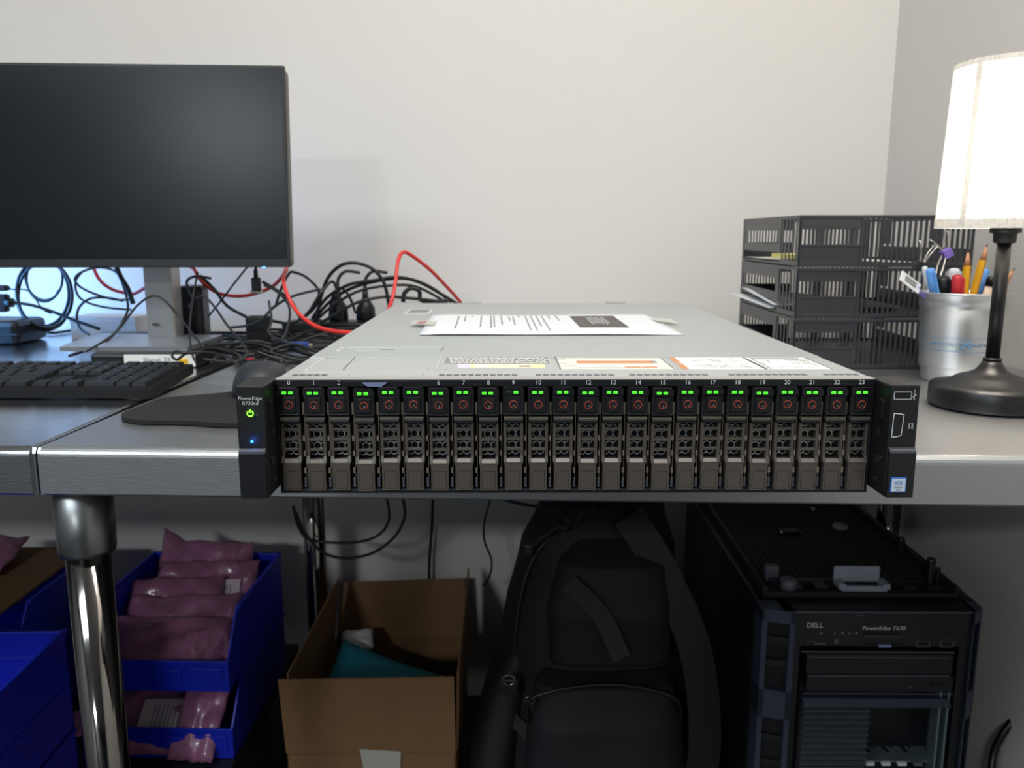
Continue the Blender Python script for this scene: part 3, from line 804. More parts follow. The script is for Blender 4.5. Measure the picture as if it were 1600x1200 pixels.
cable(A([(0, 450, 1.45), (20, 452, 1.45), (45, 455, 1.45), (66, 482, 1.44), (80, 490, 1.44)]), .0013, 'cable', 'thin black lead running left from the coil')
cable(A([(-20, 470, 1.44), (15, 472, 1.44), (50, 477, 1.44), (85, 488, 1.44), (120, 502, 1.43), (155, 514, 1.42)]), .0028, 'cable', 'thick black lead falling right toward the adapter brick')
cable(A([(182, 418, 1.42), (190, 435, 1.42), (200, 452, 1.42), (208, 475, 1.42)]), .0042, 'cable2', 'short thick grey lead left of the monitor column')
# red cable
cable(A([(142, 405, 1.52), (148, 423, 1.52), (158, 440, 1.52), (175, 452, 1.52), (197, 458, 1.52), (212, 458, 1.52), (240, 440, 1.5), (270, 415, 1.48), (300, 418, 1.46), (312, 436, 1.45), (335, 455, 1.45), (360, 462, 1.45), (390, 461, 1.45), (425, 448, 1.44), (446, 425, 1.40), (447, 420, 1.34), (443, 435, 1.30), (448, 458, 1.28), (464, 487, 1.26), (490, 508, 1.22), (520, 517, 1.19), (553, 520, 1.17), (600, 523, 1.17)]), .0031, 'red', 'red network cable weaving behind the monitor to the server', name='network_cable')
cable(A([(600, 500, 1.33), (612, 470, 1.34), (618, 440, 1.36), (622, 408, 1.38), (631, 394, 1.40), (650, 404, 1.42), (675, 424, 1.45), (700, 450, 1.5), (722, 475, 1.55), (740, 500, 1.58)]), .0032, 'red', 'red network cable rising in a peak behind the server', name='network_cable')
# black arcs between monitor and server
arcs = [
 ([(495, 500, 1.46), (500, 470, 1.46), (512, 435, 1.46), (532, 415, 1.46), (556, 411, 1.46), (582, 420, 1.46), (600, 442, 1.46), (608, 478, 1.46)], .0031, 'tall black cord arch left of the red peak'),
 ([(470, 500, 1.44), (492, 480, 1.44), (498, 455, 1.44), (480, 434, 1.44), (462, 426, 1.44), (452, 427, 1.44), (440, 450, 1.43), (430, 480, 1.42)], .0024, 'black cord hump just right of the monitor corner'),
 ([(488, 498, 1.5), (510, 466, 1.5), (545, 445, 1.5), (585, 438, 1.5), (620, 433, 1.5), (655, 441, 1.52), (690, 460, 1.55), (715, 475, 1.56)], .0030, 'upper black cord of the sheaf behind the server'),
 ([(490, 500, 1.51), (515, 472, 1.51), (550, 450, 1.51), (600, 437, 1.51), (640, 436, 1.52), (675, 450, 1.54), (705, 472, 1.56)], .0030, 'second black cord of the sheaf behind the server'),
 ([(492, 502, 1.48), (520, 478, 1.48), (560, 455, 1.48), (610, 446, 1.5), (650, 448, 1.52), (690, 468, 1.54)], .0026, 'third black cord of the sheaf behind the server'),
 ([(500, 505, 1.45), (530, 488, 1.45), (560, 472, 1.45), (600, 464, 1.46), (640, 466, 1.48), (680, 470, 1.5)], .0028, 'lowest black cord of the sheaf, almost level with the lid'),
 ([(420, 500, 1.42), (455, 505, 1.42), (480, 490, 1.43), (500, 460, 1.44), (520, 440, 1.46), (530, 470, 1.46), (535, 500, 1.46)], .0026, 'black cord bent over the adapter block'),
 ([(515, 500, 1.5), (518, 470, 1.5), (530, 450, 1.5), (545, 462, 1.5), (556, 490, 1.5)], .0024, 'small steep black arch in front of the plugs'),
 ([(630, 472, 1.5), (632, 458, 1.5), (643, 450, 1.5), (655, 455, 1.5), (660, 470, 1.5), (700, 470, 1.5)], .0040, 'thick short black cord curl at the server rear edge'),
]
for p_, r_, l_ in arcs: cable(A(p_), r_, 'cable', l_)
for i, (p_, r_, m_, l_) in enumerate([
 ([(135, 549, 1.20), (165, 531, 1.24), (187, 513, 1.26), (213, 479, 1.26), (237, 463, 1.25), (258, 470, 1.25), (288, 505, 1.25), (318, 543, 1.2)], .0017, 'cable2', 'thin grey cable arching in front of the silver monitor column'),
 ([(309, 425, 1.30), (303, 455, 1.29), (298, 490, 1.25), (296, 520, 1.2), (300, 552, 1.15), (306, 566, 1.12)], .0015, 'cable2', 'thin grey cable hanging straight down right of the column'),
 ([(330, 435, 1.32), (305, 432, 1.32), (292, 440, 1.32), (297, 458, 1.32), (304, 468, 1.32)], .0022, 'cable2', 'short hooked grey cable right of the column'),
 ([(295, 480, 1.28), (304, 468, 1.28), (318, 463, 1.27), (335, 479, 1.26), (355, 508, 1.22), (378, 536, 1.17), (385, 553, 1.14), (373, 564, 1.1), (345, 564, 1.1), (318, 561, 1.1)], .0018, 'cable2', 'grey cable looping down to the table beside the mouse'),
 ([(292, 553, 1.16), (275, 549, 1.16), (269, 556, 1.14), (277, 562, 1.13), (292, 552, 1.12), (320, 550, 1.12), (350, 556, 1.1), (368, 567, 1.06), (380, 582, 1.03)], .0019, 'cable2', 'mouse cable with a small loop beside the keyboard'),
 ([(388, 415, 1.33), (368, 440, 1.33), (345, 470, 1.34), (325, 495, 1.34)], .0016, 'cable', 'thin black cable hanging diagonally from monitor underside'),
 ([(312, 430, 1.36), (335, 452, 1.36), (355, 478, 1.36), (385, 495, 1.36)], .0026, 'cable', 'black cable sloping right from behind the column'),
 ([(420, 470, 1.30), (424, 500, 1.28), (420, 520, 1.24), (440, 530, 1.2), (452, 500, 1.24), (450, 475, 1.28), (432, 455, 1.3), (412, 445, 1.3)], .0020, 'cable2', 'grey cable loop beside the adapter block'),
 ([(410, 440, 1.33), (430, 452, 1.33), (455, 470, 1.33), (470, 500, 1.33)], .0026, 'cable', 'black cable from the small plug down to the right'),
 ([(360, 512, 1.34), (400, 505, 1.3), (430, 478, 1.3), (460, 462, 1.3), (500, 452, 1.36)], .0022, 'cable2', 'grey cable rising right across the adapter block'),
]): cable(A(p_), r_, m_, l_)
# tangle lying on the table
random.seed(21)
tang = [
 ([(300, 530), (340, 524), (400, 526), (450, 520), (500, 522), (560, 510)], 'lowest black cable lying toward the server edge'),
 ([(290, 515), (350, 512), (420, 517), (480, 508), (560, 512)], 'straight black cable lying behind the tangle'),
 ([(320, 545), (350, 530), (390, 528), (420, 515), (470, 517)], 'grey cable sweeping through the tangle on the table'),
 ([(310, 560), (350, 540), (395, 532), (420, 524), (440, 528), (452, 538)], 'grey cable ending at the blue plug'),
 ([(330, 550), (370, 545), (410, 541), (445, 545), (455, 541)], 'grey flat cable under the blue plug cable'),
 ([(345, 538), (372, 530), (400, 535), (408, 545), (380, 552), (350, 548), (340, 541), (362, 533)], 'grey loop in the middle of the tangle'),
 ([(395, 553), (420, 560), (440, 565), (450, 558), (440, 552), (410, 556), (395, 562)], 'small black ring of cable near the server edge'),
 ([(365, 558), (380, 570), (410, 580), (425, 577)], 'short black cable behind the mouse'),
 ([(300, 505), (330, 500), (370, 506), (420, 498), (480, 502)], 'black cable along the foot of the wall'),
 ([(280, 500), (320, 508), (360, 502), (400, 510), (450, 504), (520, 506)], 'wavy black cable along the foot of the wall'),
 ([(330, 565), (345, 556), (372, 560), (400, 548), (430, 552)], 'grey cable over the red-buttoned adapter'),
]
for i, (p_, l_) in enumerate(tang):
    r_ = .0022 if i % 2 else .0028
    pts = [on(x, y, .9008+r_+.0025*(i % 4)) for x, y in p_]
    pts = [p if p.y < 1.62 else Vector((p.x*1.6/p.y, 1.6, p.z)) for p in pts]
    cable(pts, r_, 'cable' if 'black' in l_ else 'cable2', l_, n=6, k=6)
random.seed(33)
for i in range(18):
    x0_ = random.uniform(-.50, -.36); y0_ = random.uniform(1.20, 1.48); pts = []; a_ = random.uniform(-.3, .6); r_ = random.choice((.0022, .0028, .0034))
    x_, y_ = x0_, y0_
    for k in range(7):
        pts.append(Vector((x_, y_, .902+r_+random.uniform(0, .022)))); x_ += .048*math.cos(a_); y_ += .040*math.sin(a_); a_ += random.uniform(-.8, .8)
        y_ = min(max(y_, 1.17), 1.50); 
        if x_ > -.19: x_ = -.19-random.uniform(0, .05)
    cable(pts, r_, 'cable', 'black cable buried in the tangle between monitor and server', group='cables in the tangle', n=6, k=6)
cable([on(0, 516, .904), on(40, 514, .904), on(80, 520, .904), on(125, 514, .904), on(130, 517, .904)], .003, 'cable', 'black cable lying on the table at far left')
# plugs, adapters, power strip
ps = thing('power_strip', 'long black power strip behind the server and tangle', 'power strip', (at(445, 505, 1.53).x, 1.53, .9005))
obj('body', bx(B(), 0, .27, -.025, .03, 0, .034, .005), 'blk', ps)
for xx in (.05, .10, .15, .20): obj('socket', bx(B(), xx-.015, xx+.015, -.016, .016, .034, .0365, .002), 'blk_m', ps)
for i, (x_, l_) in enumerate(((.10, 'left black plug standing on the power strip'), (.15, 'right black plug standing on the power strip'), )):
    p = thing('power_plug', l_, 'plug', (ps.location.x+x_, 1.53, .9372))
    b = B(); lathe(b, [(.017, 0), (.018, .004), (.017, .022), (.011, .032), (.006, .040), (.0045, .058)], n=18); obj('plug_body', b, 'blk', p)
    obj('plug_cord', tube(B(), [(0, 0, .056), (.002, 0, .075), (.015, .005, .088), (.04, .01, .085)], .003, 7, 6), 'cable', p)
for x_, y_, w_, d_, h_, rz, m_, n_, l_ in (
    (305, 1.44, .040, .05, .105, 8, 'blk', 'speaker', 'upright black box right of the monitor column'),
    (403, 1.36, .034, .026, .060, -4, 'blk_m', 'power_adapter', 'square black adapter block below the monitor corner'),
):
    p = at(x_, 500, y_); o = thing(n_, l_, n_.replace('_', ' '), (p.x, y_, .9005), R(rz))
    obj('case', bx(B(), -w_/2, w_/2, -d_/2, d_/2, 0, h_, .003), m_, o)
    obj('front_plate', bx(B(), -w_/2+.004, w_/2-.004, -d_/2-.0008, -d_/2+.001, .006, h_-.006, .0005), 'blk', o)
pk = thing('video_plug', 'small black video plug hanging above the adapter block', 'plug', at(401, 455, 1.34), 0)
obj('plug_cord', tube(B(), [(0, 0, .033), (.001, .002, .045), (-.003, .012, .06), (-.006, .02, .085)], .0022, 7, 6), 'cable', pk); obj('plug_body', bx(B(), -.007, .007, -.005, .005, 0, .022, .002), 'blk', pk); obj('plug_neck', cyl(B(), (0, 0, .022), (0, 0, .034), .0035, n=10), 'blk', pk)
obj('plug_tip', bx(B(), -.009, .009, -.0035, .0035, -.004, .001, .0005), 'wire', pk)
ab = thing('power_brick', 'black power brick with lit blue light, left of the monitor column', 'adapter', (at(190, 515, 1.43).x, 1.43, .9005+.008), R(5))
obj('case', bx(B(), -.040, .048, -.014, .014, .0, .017, .004), 'blk', ab); obj('blue_light', bx(B(), .026, .030, -.0148, -.0135, .004, .014, .001), 'blue_led_s', ab)
obj('cord_sleeve', cyl(B(), (-.058, 0, .007), (-.038, 0, .008), .003, .005, n=10), 'blk', ab)
obj('rubber_foot', bx(B(), -.03, .04, -.012, .012, -.0075, .0), 'blk_m', ab)
wb = thing('white_block', 'low white block lying behind the power brick', 'box', (at(172, 515, 1.56).x, 1.57, .9005))  # plain white block with a slightly wider cap
obj('block_body', bx(B(), -.058, .062, -.04, .04, 0, .040, .001), 'paper', wb); obj('block_cap', bx(B(), -.059, .063, -.041, .041, .030, .0415, .001), 'paper', wb)
dk = thing('router', 'dark rounded box on the table at the far left edge', 'router', (at(15, 520, 1.52).x, 1.50, .9005))
obj('case', bx(B(), -.075, .055, -.05, .05, 0, .042, .010), 'blk', dk); obj('side_band', bx(B(), -.0755, .0555, -.0505, .0505, .016, .020, .001), 'blk_m', dk)
for k_, (py_, dy_) in enumerate(((450, 0), (464, 0), (473, 0), (483, 0))):
    nm = ('topmost', 'second', 'third', 'lowest')[k_]
    p = at(2, py_, 1.44); o = thing('cable_plug', f'{nm} small black plug poking in at the left edge', 'plug', p, R(3))
    hh = .010 if k_ == 2 else .005
    obj('plug_body', bx(B(), -.035, .010, -.006, .006, -hh, hh, .002), 'blk', o); obj('plug_tip', cyl(B(), (.009, 0, 0), (.020 if k_ == 2 else .013, 0, 0), hh*.8, n=10), 'blk', o)
yp = thing('yellow_plug', 'yellow cable plug lying beside the keyboard corner', 'plug', on(290, 574, .9005), R(70))
obj('plug_body', bx(B(), -.009, .011, -.0055, .0055, 0, .0135, .002), 'yellow', yp); obj('plug_boot', bx(B(), .010, .018, -.003, .003, .001, .008, .001), 'yellow', yp)
vb = thing('vga_plug', 'blue monitor cable plug on the table left of the server', 'plug', on(468, 548, .9005), R(6))
obj('plug_body', bx(B(), -.020, .016, -.009, .009, 0, .015, .003), 'blue_pl', vb); obj('plug_shell', bx(B(), .015, .022, -.007, .007, .003, .012, .001), 'gold', vb)
obj('thumb_screw', cyl(B(), (-.012, -.011, .007), (.018, -.011, .007), .0024, n=10), 'blue_pl', vb); obj('strain_relief', cyl(B(), (-.03, 0, .007), (-.019, 0, .007), .003, .0045, n=10), 'blk', vb)
rp = thing('cable_adapter', 'small black adapter with a red button behind the mouse', 'adapter', on(398, 573, .9005), R(-14))
obj('case', bx(B(), -.018, .018, -.009, .009, 0, .011, .003), 'blk', rp); obj('button', bx(B(), -.011, -.001, -.006, .004, .0105, .0125, .0008), 'redp', rp); obj('cord_sleeve', cyl(B(), (.017, 0, .005), (.027, -.001, .004), .0035, .0025, n=10), 'blk', rp)
cp = thing('card_reader', 'black box with clear front lying beside the server under the red cable', 'card reader', on(498, 528, .9005), R(10))
obj('case', bx(B(), -.025, .03, -.014, .014, 0, .014, .003), 'blk', cp); obj('clear_window', bx(B(), -.010, .022, -.0147, -.013, .003, .011), 'lab_grey', cp)

# ------------------------------------------------------------------ letter tray stacks
def slats(b, x0, x1, z0, z1, y, pitch, wd, dy=.002):
    n = int((x1-x0)/pitch)
    for i in range(n): 
        x = x0+(i+.5)*(x1-x0)/n; bx(b, x-wd/2, x+wd/2, y, y+dy, z0, z1)
def make_tray(root, W, D, H_, split):
    """one letter tray: floor, slatted long sides toward the camera and the wall, windowed left end, slatted right end"""
    b = B(); bx(b, 0, W, 0, D, 0, .0028, .0008); obj('tray_floor', b, 'tray', root)
    def side(y, name):
        b = B(); T = .003
        bx(b, 0, W, y, y+T, 0, .0065, .0006); bx(b, 0, W, y-.001, y+T+.001, H_-.0055, H_-.0005, .0012)
        bx(b, 0, .0045, y, y+T, 0, H_-.001, .001); bx(b, W-.0045, W, y, y+T, 0, H_-.001, .001); bx(b, split-.0025, split+.0025, y-.0006, y+T, 0, H_-.002, .0008)
        bx(b, .003, split, y+.0008, y+T-.0004, H_*.74, H_-.003); bx(b, .003, split, y-.0004, y+T, H_*.72, H_*.755, .0004)
        bx(b, .003, split, y+.0008, y+T-.0004, .004, H_*.42); bx(b, .003, split, y-.0004, y+T, H_*.40, H_*.435, .0004)
        slats(b, .006, split-.004, H_*.42, H_*.75, y+.0002, .0050, .0022)
        return obj(name, b, 'tray', root)
    side(0, 'near_side'); side(D-.003, 'far_side')
    n = int((W-.0045-split-.0025)/.0074)
    for yy in (0, D-.003):
        for i in range(n):
            x = split+.0025+(i+.5)*(W-.0045-split-.0025)/n
            if 'slat' not in TM:
                b = B(); bx(b, -.0017, .0017, 0, .003, .005, H_-.005, .0005, 1); o = obj('slat', b, 'tray', root); TM['slat'] = o.data
            else: o = bpy.data.objects.new('slat', TM['slat']); C.objects.link(o); o.parent = root
            o.location = (x, yy, 0)
    # left end: rail, broad plate with a long window, open slot at the bottom, slats near the camera corner
    T = .003; b = B()
    bx(b, 0, T, 0, D, H_-.0055, H_-.0005, .001); bx(b, 0, T, D-.012, D, 0, H_-.001, .001)
    y0, y1 = .088, D-.004; w0, w1 = y0+.016, y1-.014; zb, zc = .0185, H_-.004; z0, z1 = .0315, .0520
    bx(b, .0004, T-.0004, y0, w0, zb, zc); bx(b, .0004, T-.0004, w1, y1, zb, zc); bx(b, .0004, T-.0004, w0, w1, zb, z0); bx(b, .0004, T-.0004, w0, w1, z1, zc)
    bx(b, 0, T, 0, .006, 0, H_-.001, .001); bx(b, .0002, T, .006, y0, .003, .0085); bx(b, 0, T, 0, D, 0, .0045, .0008)
    obj('end_plate', b, 'tray', root)
    for k in range(5):
        yy = .015+k*.0165
        if 'es' not in TM: b = B(); bx(b, .0010, .0018, -.0028, .0028, .006, H_-.004); o = obj('slat', b, 'tray', root); TM['es'] = o.data
        else: o = bpy.data.objects.new('slat', TM['es']); C.objects.link(o); o.parent = root
        o.location = (0, yy, 0)
    b = B(); bx(b, W-.003, W, .003, D-.003, 0, H_*.35); bx(b, W-.003, W, .003, D-.003, H_-.006, H_-.001)
    bx(b, W-.003, W, .10, .13, H_*.4, H_-.002); bx(b, W-.003, W, D-.04, D-.01, H_*.4, H_-.002)
    obj('end_wall', b, 'tray', root)
TM = {}
TH = .0727; TD = .315
for k in range(3):
    l_ = ('bottom tray of the dark grey letter tray stack by the wall', 'middle tray of the letter tray stack, holding loose white papers', 'top tray of the letter tray stack, holding yellow notes')[k]
    root = thing('letter_tray', l_, 'letter tray', (.4045-.0012*(2-k)*0-.001*k*0, 1.19, .9005+k*(TH+.0002)), R(-1.2), 'stacked letter trays behind the pencil cup')
    make_tray(root, .245, TD, TH, .0885)
def paper(name, c, m, label, cat='paper', bend=.004, th=.0006, n=10):
    c = [Vector(p) for p in c]; vs, fs = [], []
    for j in range(n+1):
        for i in range(n+1):
            u, v = i/n, j/n; p = (c[0]*(1-u)+c[1]*u)*(1-v)+(c[3]*(1-u)+c[2]*u)*v
            p.z += bend*math.sin(u*math.pi)*(1-.5*v); vs.append(p)
    for j in range(n):
        for i in range(n): a = j*(n+1)+i; fs.append((a, a+1, a+n+2, a+n+1))
    o = from_lists(name, vs, fs, m, smooth=True); md = o.modifiers.new('t', 'SOLIDIFY'); md.thickness = th
    return tag(o, label, cat)
z2 = .9005+TH+.0002+.004
XL = .411
paper('paper_sheet', [(XL-.010, 1.30, z2+.002), (XL+.20, 1.30, z2+.001), (XL+.20, 1.47, z2+.001), (XL-.026, 1.49, z2+.012)], 'paper', 'lower white paper sticking out of the middle letter tray', bend=-.001)
paper('paper_sheet', [(XL-.008, 1.285, z2+.008), (XL+.19, 1.285, z2+.005), (XL+.19, 1.46, z2+.005), (XL-.012, 1.45, z2+.024)], 'paper', 'upper curled white paper in the middle letter tray', bend=-.002)
z3 = z2+TH+.0002
paper('paper_sheet', [(XL-.001, 1.24, z3+.003), (XL+.19, 1.24, z3+.001), (XL+.19, 1.48, z3+.001), (XL-.001, 1.48, z3+.003)], 'label', 'cream paper lying in the top letter tray', bend=.001)
b = B(); bx(b, 0, .075, 0, .10, 0, .007, .0005); tag(obj('sticky_notes', b, 'sticky', loc=(XL-.0025, 1.225, z3+.0055)), 'pale yellow sticky note pad in the top letter tray', 'notes')

# ------------------------------------------------------------------ pencil cup and its contents
CX, CY = .592, 1.095
cup = thing('pencil_cup', 'brushed aluminium cup holding pencils and pens behind the lamp', 'cup', (CX, CY, .9005))
pr = [(.0405, 0), (.0425, .003), (.0428, .012), (.0452, .022), (.0466, .024), (.0468, .040), (.0474, .0415), (.0476, .056), (.0482, .058), (.0490, .084), (.0497, .085), (.0505, .104), (.0515, .1045), (.0510, .107), (.0520, .108), (.0515, .1105), (.0530, .120), (.0553, .123), (.0560, .1255), (.0553, .1268), (.0535, .1255), (.0500, .115), (.0455, .02), (.001, .004)]
pr = [(r_, z_*.93) for r_, z_ in pr]
obj('cup_wall', lathe(B(), pr, 0, 0, 56), 'alu', cup)
def wrap_text(s, size, z, r, a0, m, adv):
    par = bpy.data.objects.new('t', None)
    for i, ch_ in enumerate(s):
        if ch_ == ' ': continue
        a = a0+i*adv
        o = text('cup_print', ch_, size, (r*math.cos(a), r*math.sin(a), z), m, cup, face=(math.pi/2, 0, a+math.pi/2), ext=.0002)
RC = .0491; view = math.atan2(-CY, -CX)
wrap_text('INFINITELY', .0056, .052, .0484, view-.74, 'inkblue', .078)
wrap_text('RECYCLABLE', .0056, .052, .0484, view+.41, 'inkblue', .078)
b = B(); pts = []
for i in range(40):
    t = 2*math.pi*i/40; d = 1+math.sin(t)**2; u, v = .0066*math.cos(t)/d*1.25, .0060*math.sin(t)*math.cos(t)/d*1.6
    a = view+.185+u/.0485*.9; pts.append((.0484*math.cos(a), .0484*math.sin(a), .052+v))
tube(b, pts, .0007, 6, 1, closed=True); obj('infinity_mark', b, 'inkblue', cup)
b = B()
for z in (.0435, .0605):
    tube(b, [(.0483*math.cos(view+a), .0483*math.sin(view+a), z) for a in [-1.0+.08*i for i in range(26)]], .0003, 4, 1)
obj('print_lines', b, 'inkblue', cup)
# contents: (top px,py) and base offset; every item leans inside the cup
def stick_thing(name, label, cat, top, base, rad, length=None):
    top = Vector(top); base = Vector(base); d = (top-base)
    q = d.to_track_quat('Z', 'Y').to_euler()
    return thing(name, label, cat, base, rot=q), d.length
cb = Vector((CX, CY, .906))
def top(px, py, dy): return at(px, py, CY+dy)
def off(x, y): return cb+Vector((x, y, 0))
def pencil(label, tp, bs, sharp=True, ferrule=False):
    o, Ln = stick_thing('pencil', label, 'pencil', tp, bs, .0037)
    o['group'] = 'yellow pencils in the cup'
    b = B(); lathe(b, [(.0047, 0), (.0047, Ln-.022)], n=6); 
    for f in b.faces: f.smooth = False
    obj('barrel', b, 'pencil', o)
    obj('sharpened_tip', lathe(B(), [(.0045, Ln-.0225), (.0013, Ln-.005)], n=16), 'wood', o); obj('lead', lathe(B(), [(.0013, Ln-.005), (.0003, Ln)], n=12), 'graphite', o)
    return o
pencil('upright yellow pencil, shorter pink tip, in the cup middle', top(1513, 389, .02), off(.006, .0))
pencil('tall yellow pencil leaning right in the cup', top(1543, 380, .0), off(-.010, -.006))
pn = pencil('yellow pencil poking out right of the lamp pole', top(1586, 418, .01), off(-.012, .010))
obj('pencil_band', lathe(B(), [(.0044, .10), (.0044, .112)], n=6), 'blk', pn)
def pen(label, tp, bs, r, m, mb, cap=.03, clip=True, name='pen', cat='pen', rnd=True):
    o, Ln = stick_thing(name, label, cat, tp, bs, r)
    obj('barrel', lathe(B(), [(r*.85, 0), (r*.85, Ln-cap)], n=16), mb, o)
    obj('cap', lathe(B(), [(r, Ln-cap), (r, Ln-.004), (r*.8, Ln-.001), (r*.35, Ln)], n=18), m, o)
    if clip: obj('clip', bx(B(), r*.9, r*1.35, -.0016, .0016, Ln-cap+.004, Ln-.004, .0004), m, o)
    return o
pen('blue-capped pen at the left of the cup', top(1453, 419, -.012), off(-.008, -.002), .0058, 'penblue', 'white_pl', .045)
pen('blue-capped pen leaning behind the tall pencil', top(1541, 420, .025), off(.010, .010), .0056, 'penblue', 'white_pl', .045)
pen('red marker leaning in the cup front', top(1496, 429, -.026), off(-.010, -.010), .0066, 'penred', 'penred', .04, name='marker', cat='marker')
pen('white-capped marker behind the red marker', top(1491, 419, .0), off(-.006, .004), .0072, 'white_pl', 'blk', .03, name='marker', cat='marker')
pen('black stubby marker at the cup middle left', top(1474, 432, -.012), off(-.012, -.004), .0085, 'blk', 'blk', .03, name='marker', cat='marker')
pen('black pen beside the stubby marker', top(1465, 438, .005), off(-.018, .008), .0060, 'blk', 'blk', .03)
pen('black-capped glue tube left of the lamp pole', top(1550, 432, -.02), off(.006, -.010), .0058, 'blk', 'lab_pk', .012, clip=False, name='glue_tube', cat='tube')
pen('thin white pen under the black binder clip', top(1444, 416, -.006), off(-.010, .004), .0040, 'white_pl', 'white_pl', .03)
for lx, ly, dy, m_, l_, tilt in ((1436, 405, .0, 'blk', 'black binder clip with silver arms clipped on top of the pens', .25), (1475, 390, .02, 'purple', 'purple binder clip with silver arms above the cup', -.5)):
    p = top(lx+4, ly+6, dy); o = thing('binder_clip', l_, 'binder clip', p, rot=(0, tilt, 0))
    b = B(); prism(b, [(-.0055, 0), (.0055, 0), (.0085, -.010), (-.0085, -.010)], 'y', -.006, .006) if m_ == 'blk' else bx(b, -.006, .006, -.006, .006, -.006, .006, .001)
    obj('clip_body', b, m_, o)
    for s in (-1, 1):
        arm = [(s*.003, 0, .000), (s*.006, -.002, .012), (s*.010, -.003, .022), (s*.0125, 0, .027), (s*.009, .003, .024), (s*.004, .002, .012), (s*.002, 0, .001)]
        obj('wire_arm', tube(B(), arm, .0009, 6, 4), 'wire', o)
cw = thing('wire_clip', 'long silver clip arm slanting from the cup to the purple clip', 'clip', (0, 0, 0))
cw.location = top(1462, 430, .0)
e1 = top(1474, 396, .02)-cw.location
obj('wire_arm', tube(B(), [Vector((0, 0, 0)), e1*.5+Vector((-.002, 0, 0)), e1], .0012, 6, 4), 'wire', cw); obj('wire_arm', tube(B(), [Vector((.006, 0, -.002)), e1*.5+Vector((.006, 0, 0)), e1+Vector((.004, 0, .001))], .0012, 6, 4), 'wire', cw)
tg_ = thing('name_tag', 'white name tag on a purple strap hanging over the cup rim', 'tag', top(1422, 441, -.01), rot=(R(-40), R(35), 0))
obj('plate', bx(B(), -.016, .016, -.001, .001, -.009, .009, .0008), 'white_pl', tg_); obj('printed_field', bx(B(), -.009, .009, -.0014, -.0008, -.005, .005), 'lab_grey', tg_)
obj('strap', tube(B(), [(.012, 0, 0), (.020, .004, -.001), (.032, .008, .004)], .0022, 6, 5), 'purple', tg_)

# ------------------------------------------------------------------ table lamp
LX, LY = .538, .922
lp = thing('table_lamp', 'black table lamp with glowing white drum shade at the right', 'lamp', (LX, LY, .9008))
pr = [(.0585, 0), (.0615, .002), (.062, .006), (.062, .0215), (.060, .0245), (.050, .0265), (.041, .029), (.0345, .0335), (.029, .0355), (.022, .0375), (.0155, .0415), (.0115, .0475), (.0095, .052)]
obj('base', lathe(B(), pr, n=72), 'lampb', lp)
obj('pole_collar', lathe(B(), [(.0088, .0515), (.0098, .053), (.0098, .0545), (.0080, .0555)], n=32), 'lampb', lp)
obj('pole', lathe(B(), [(.0072, .054), (.0072, .182)], n=28), 'lampb', lp)
obj('socket', lathe(B(), [(.0078, .181), (.0112, .1825), (.0118, .192), (.0155, .1925), (.0155, .200), (.014, .235), (.012, .235)], n=28), 'lampb', lp)
SB, ST = .1975, .369
sh = obj('lamp_shade', lathe(B(), [(.0700, SB), (.0645, ST)], n=72, cap=False), 'shade', lp)
def ring_(r, z, h, m='shade'):
    return obj('shade_rim', lathe(B(), [(r+.0003, z), (r+.0004, z+h)], n=72, cap=False), m, sh)
ring_(.0700, SB, .010); ring_(.0645, ST-.005, .005)
sm = B(); a = math.atan2(-LY, -LX)-.62
for s_ in range(1):
    vs_ = []
    for z, r in ((SB, .0707), (ST, .0652)):
        for da in (-.04, .05): vs_.append(sm.verts.new((r*math.cos(a+da), r*math.sin(a+da), z)))
    sm.faces.new((vs_[0], vs_[1], vs_[3], vs_[2]))
obj('shade_seam', sm, 'shade', sh)
b = B()
for k in range(3):
    t = 2*math.pi*k/3; cyl(b, (.012*math.cos(t), .012*math.sin(t), .204), (.0695*math.cos(t), .0695*math.sin(t), .201), .0009, n=6)
obj('shade_spider', b, 'wire', lp)
bulbm = mat('bulb_glow', (1, .9, .76), .4, emit=14)
M['bulb'] = bulbm
pr = [(.010, .235), (.012, .243), (.024, .262), (.028, .278), (.024, .296), (.012, .305), (.001, .307)]
bl = obj('bulb', lathe(B(), pr, n=24), 'bulb', lp)
bl.visible_shadow = True
d = bpy.data.lights.new('bulb_light', 'POINT'); d.energy = 24; d.color = (1, .88, .72); d.shadow_soft_size = .03
o = bpy.data.objects.new('bulb_light', d); C.objects.link(o); o.location = (LX, LY, .9008+.278)

